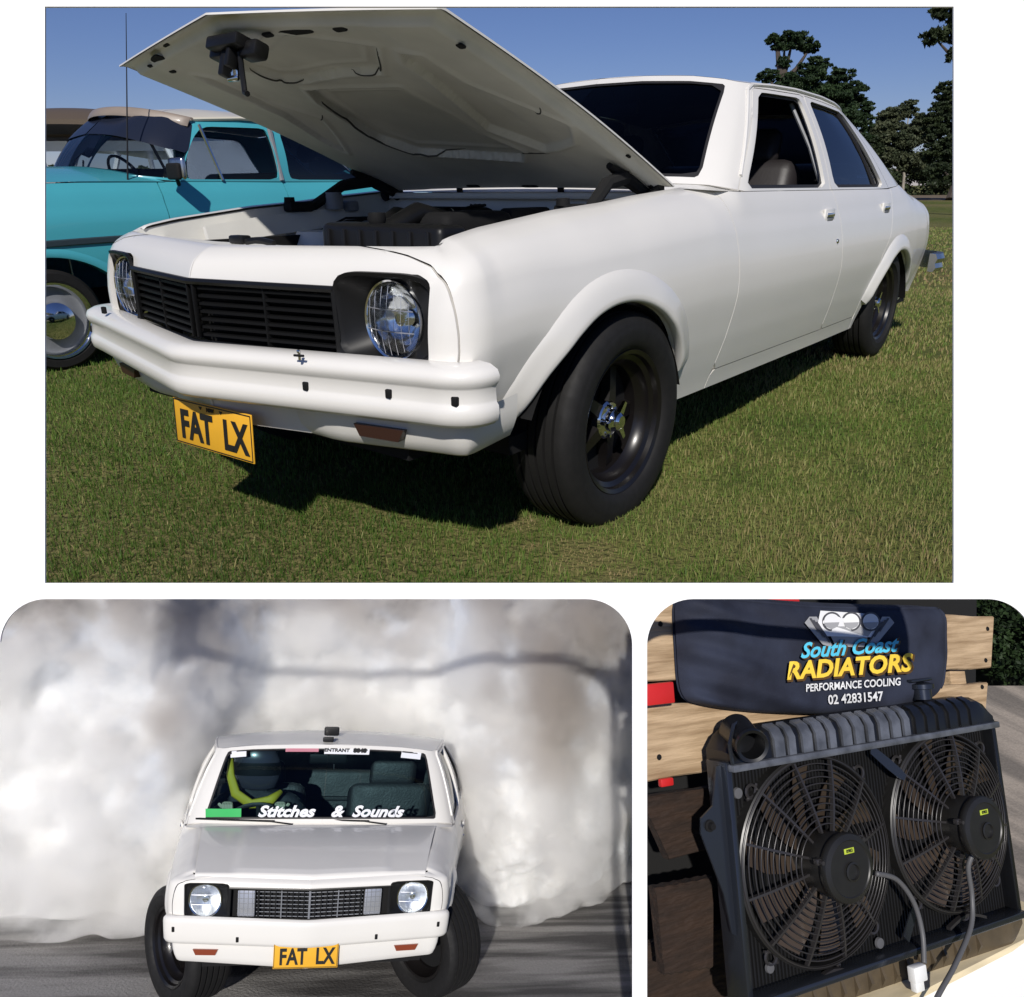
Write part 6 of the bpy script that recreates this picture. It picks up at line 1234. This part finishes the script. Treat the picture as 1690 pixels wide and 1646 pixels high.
# side plates and left mounting bracket
for nm, u in (('side_plate', U0 - .008), ('side_plate', U1 + .008)):
    g = G(); g.rbox((u, -.011, -.01), (.014, V1_ - V0_ + .03, .06), .003); build(nm, g, M['bracket'] if u < 0 else M['radblack'], rad)
g = G(); P_ = [(-.20, .20), (-.215, .20), (-.232, .13), (-.262, .112), (-.266, .085), (-.250, .04), (-.225, -.03), (-.215, -.10), (-.19, -.12), (-.19, .1)]; g.prism(P_, .0, .004); mb = build('mounting_bracket', g, M['bracket'], rad)
g = G(); g.lathe([(0, .012), (.006, .012), (.007, .004), (.011, .003), (.011, 0)], 16, Matrix.Translation((-.245, .096, .004))); build('bracket_bolt', g, M['matt'], mb)
def fan(cx, cy, lab, rot=0.0, R_=.185):
    e = bpy.data.objects.new('cooling_fan', None); SC.collection.objects.link(e); e.parent = rad; e['label'] = lab
    dish = lambda r: .018 + .030 * (1 - (r / R_) ** 2.0)
    for k in range(11):
        r = .072 + (R_ - .072) * k / 10; g = G(); g.tube([(cx + r * cos(a), cy + r * sin(a), dish(r)) for a in np.linspace(0, 2 * pi, 65)[:-1]], .0017 if k < 10 else .0032, 5, closed=True); build('guard_ring', g, M['wire'], e, 180)
    for k in range(12):
        a = 2 * pi * k / 12 + .21 + rot; ca, sa = cos(a), sin(a); g = G(); g.loft([[(cx + r * ca - q * sa, cy + r * sa + q * ca, dish(r) + z) for q, z in ((-.0022, -.006), (-.0022, .0025), (.0022, .0025), (.0022, -.006))] for r in np.linspace(.058, R_ + .001, 8)]); build('guard_spoke', g, M['wire'], e, 30)
    g = G(); g.lathe([(R_ + .004, -.012), (R_ + .006, .016), (R_ - .002, .022), (R_ - .004, .0), (R_ - .002, -.012)], 64, Matrix.Translation((cx, cy, 0))); build('fan_shroud', g, M['fan'], e, 40)
    for k in range(10):
        a = 2 * pi * k / 10 + rot; g = G(); rs = []
        for r, wd, tw, sw in ((.05, .016, .9, 0), (.09, .022, .75, .02), (.13, .026, .62, .06), (.176, .028, .5, .12)):
            c = a - sw * 2; rs.append([(cx + r * cos(c) - q * cos(tw) * sin(c), cy + r * sin(c) + q * cos(tw) * cos(c), .006 + q * sin(tw) * .35 + z) for q, z in ((-wd, 0), (wd, 0), (wd, .002), (-wd, .002))])
        g.loft(rs); build('fan_blade', g, M['fanbl'], e, 30)
    g = G(); g.lathe([(.056, .0), (.058, .05), (.060, .058), (.058, .075), (.063, .080), (.0645, .088), (.062, .094), (.052, .097), (.050, .095), (.0, .095)], 48, Matrix.Translation((cx, cy, 0))); mo = build('fan_motor', g, M['fan'], e, 40)
    g = G(); g.lathe([(.016, .095), (.018, .099), (.0145, .100), (.013, .096), (0, .096)], 28, Matrix.Translation((cx + .004, cy - .006, 0))); build('motor_cap', g, M['fan'], mo, 40)
    g = G(); g.rbox((cx + .002, cy + .032, .0955), (.026, .010, .0012), .0005, Matrix.Identity(4)); st = build('sticker', g, mat('lime_label', (.45, .55, .05), .5), mo); t = text_geo('0983', .0085, .0002, .0006); g = G(); g.add(t.v, t.f, Matrix.Translation((cx + .002, cy + .032, .0966))); build('sticker_print', g, M['plateink'], st)
    for k in range(3):
        a = 2 * pi * k / 3 - 1.35; q = (cx + .066 * cos(a), cy + .066 * sin(a)); g = G(); g.rbox((q[0], q[1], .078), (.014, .012, .012), .003); g.lathe([(0, .092), (.004, .092), (.0045, .084)], 8, Matrix.Translation((q[0], q[1], 0))); build('motor_screw', g, M['wire'], mo)
    for k in range(6):   # moulded feet round the shroud
        a = [2.35, 1.62, .78, -.85, -1.5, -2.3][k]; q = Vector((cx + (R_ + .012) * cos(a), cy + (R_ + .012) * sin(a), .004)); mm = Matrix.Translation(q) @ Matrix.Rotation(a, 4, 'Z'); g = G(); g.tube([(.013 * cos(t), .013 * sin(t), .004) for t in np.linspace(0, 2 * pi, 17)[:-1]], .0032, 5, closed=True, M=mm); g.tube([(.0, -.02, .004), (-.01, 0, .004), (.0, .02, .004)], .003, 5, M=mm); build('fan_foot', g, M['wire'], e)
    for sg in (1, -1):
        g = G(); g.loft([[(cx - .055 + .12 * t, cy + sg * (R_ + .010 + .016 * abs(2 * t - 1) ** 1.5) + d_, .012 + z) for d_, z in ((-.003, 0), (.003, 0), (.003, .01), (-.003, .01))] for t in np.linspace(0, 1, 7)]); build('mounting_strap', g, M['wire'], e)
fan(0.006, -.004, 'larger nearer fan', 0, .195); fan(.409, .007, 'farther fan beside the right edge', .12)
for px, py, r_ in ((1216, 1309, .011), (1269, 1597, .010), (1450, 1556, .011)):
    p = uvw(px, py, .004); g = G(); g.lathe([(0, .006), (r_ * .9, .005), (r_, 0)], 20, Matrix.Translation(tuple(p))); build('round_pad', g, M['cable'], rad)
p0, p1 = uvw(1438, 1238, .02), uvw(1492, 1284, .03); dv_ = (p1 - p0); dn = np.array([-dv_[1], dv_[0], 0]); dn /= np.linalg.norm(dn); g = G(); g.loft([[tuple(p0 + dv_ * t + dn * w_ + np.array([0, 0, z])) for w_, z in ((-a, 0), (a, 0), (a, .003), (-a, .003))] for t, a in ((-.03, .004), (0, .009), (.5, .011), (.85, .010), (1, .006))]); build('flat_strap', g, M['bracket'], rad)
p0, p1 = uvw(1508, 1500, .02), uvw(1494, 1550, .03); dv_ = (p1 - p0); dn = np.array([-dv_[1], dv_[0], 0]); dn /= np.linalg.norm(dn); g = G(); g.loft([[tuple(p0 + dv_ * t + dn * w_ + np.array([0, 0, z])) for w_, z in ((-a, 0), (a, 0), (a, .003), (-a, .003))] for t, a in ((0, .009), (.5, .010), (1, .010))]); build('flat_strap', g, M['bracket'], rad)
# cables and connector
for pts in ([(1446, 1442, .07), (1480, 1452, .06), (1508, 1490, .05), (1522, 1540, .05), (1525, 1590, .06)], [(1608, 1405, .07), (1598, 1432, .06), (1604, 1480, .05), (1602, 1530, .06), (1575, 1595, .09), (1545, 1650, .11), (1530, 1700, .12)]):
    P_ = [uvw(*q) for q in pts]; dd = np.linspace(0, 1, len(P_)); ee = np.linspace(0, 1, 40); from_ = np.array(P_)
    def cr_(t):
        x = t * (len(P_) - 1); i = int(min(x, len(P_) - 2)); f = x - i; a = from_[max(i - 1, 0)]; b = from_[i]; c = from_[i + 1]; d = from_[min(i + 2, len(P_) - 1)]; return .5 * ((2 * b) + (-a + c) * f + (2 * a - 5 * b + 4 * c - d) * f * f + (-a + 3 * b - 3 * c + d) * f ** 3)
    g = G(); g.tube([cr_(t) for t in ee], .0052, 8); build('cable', g, M['cable'], rad, 180)
p = uvw(1514, 1606, .07); g = G(); g.rbox(tuple(p), (.036, .030, .018), .003, seg=2); g.rbox((p[0] - .004, p[1] - .022, p[2]), (.024, .02, .014), .002); build('connector', g, mat('white_nylon', (.82, .82, .80), .4), rad)
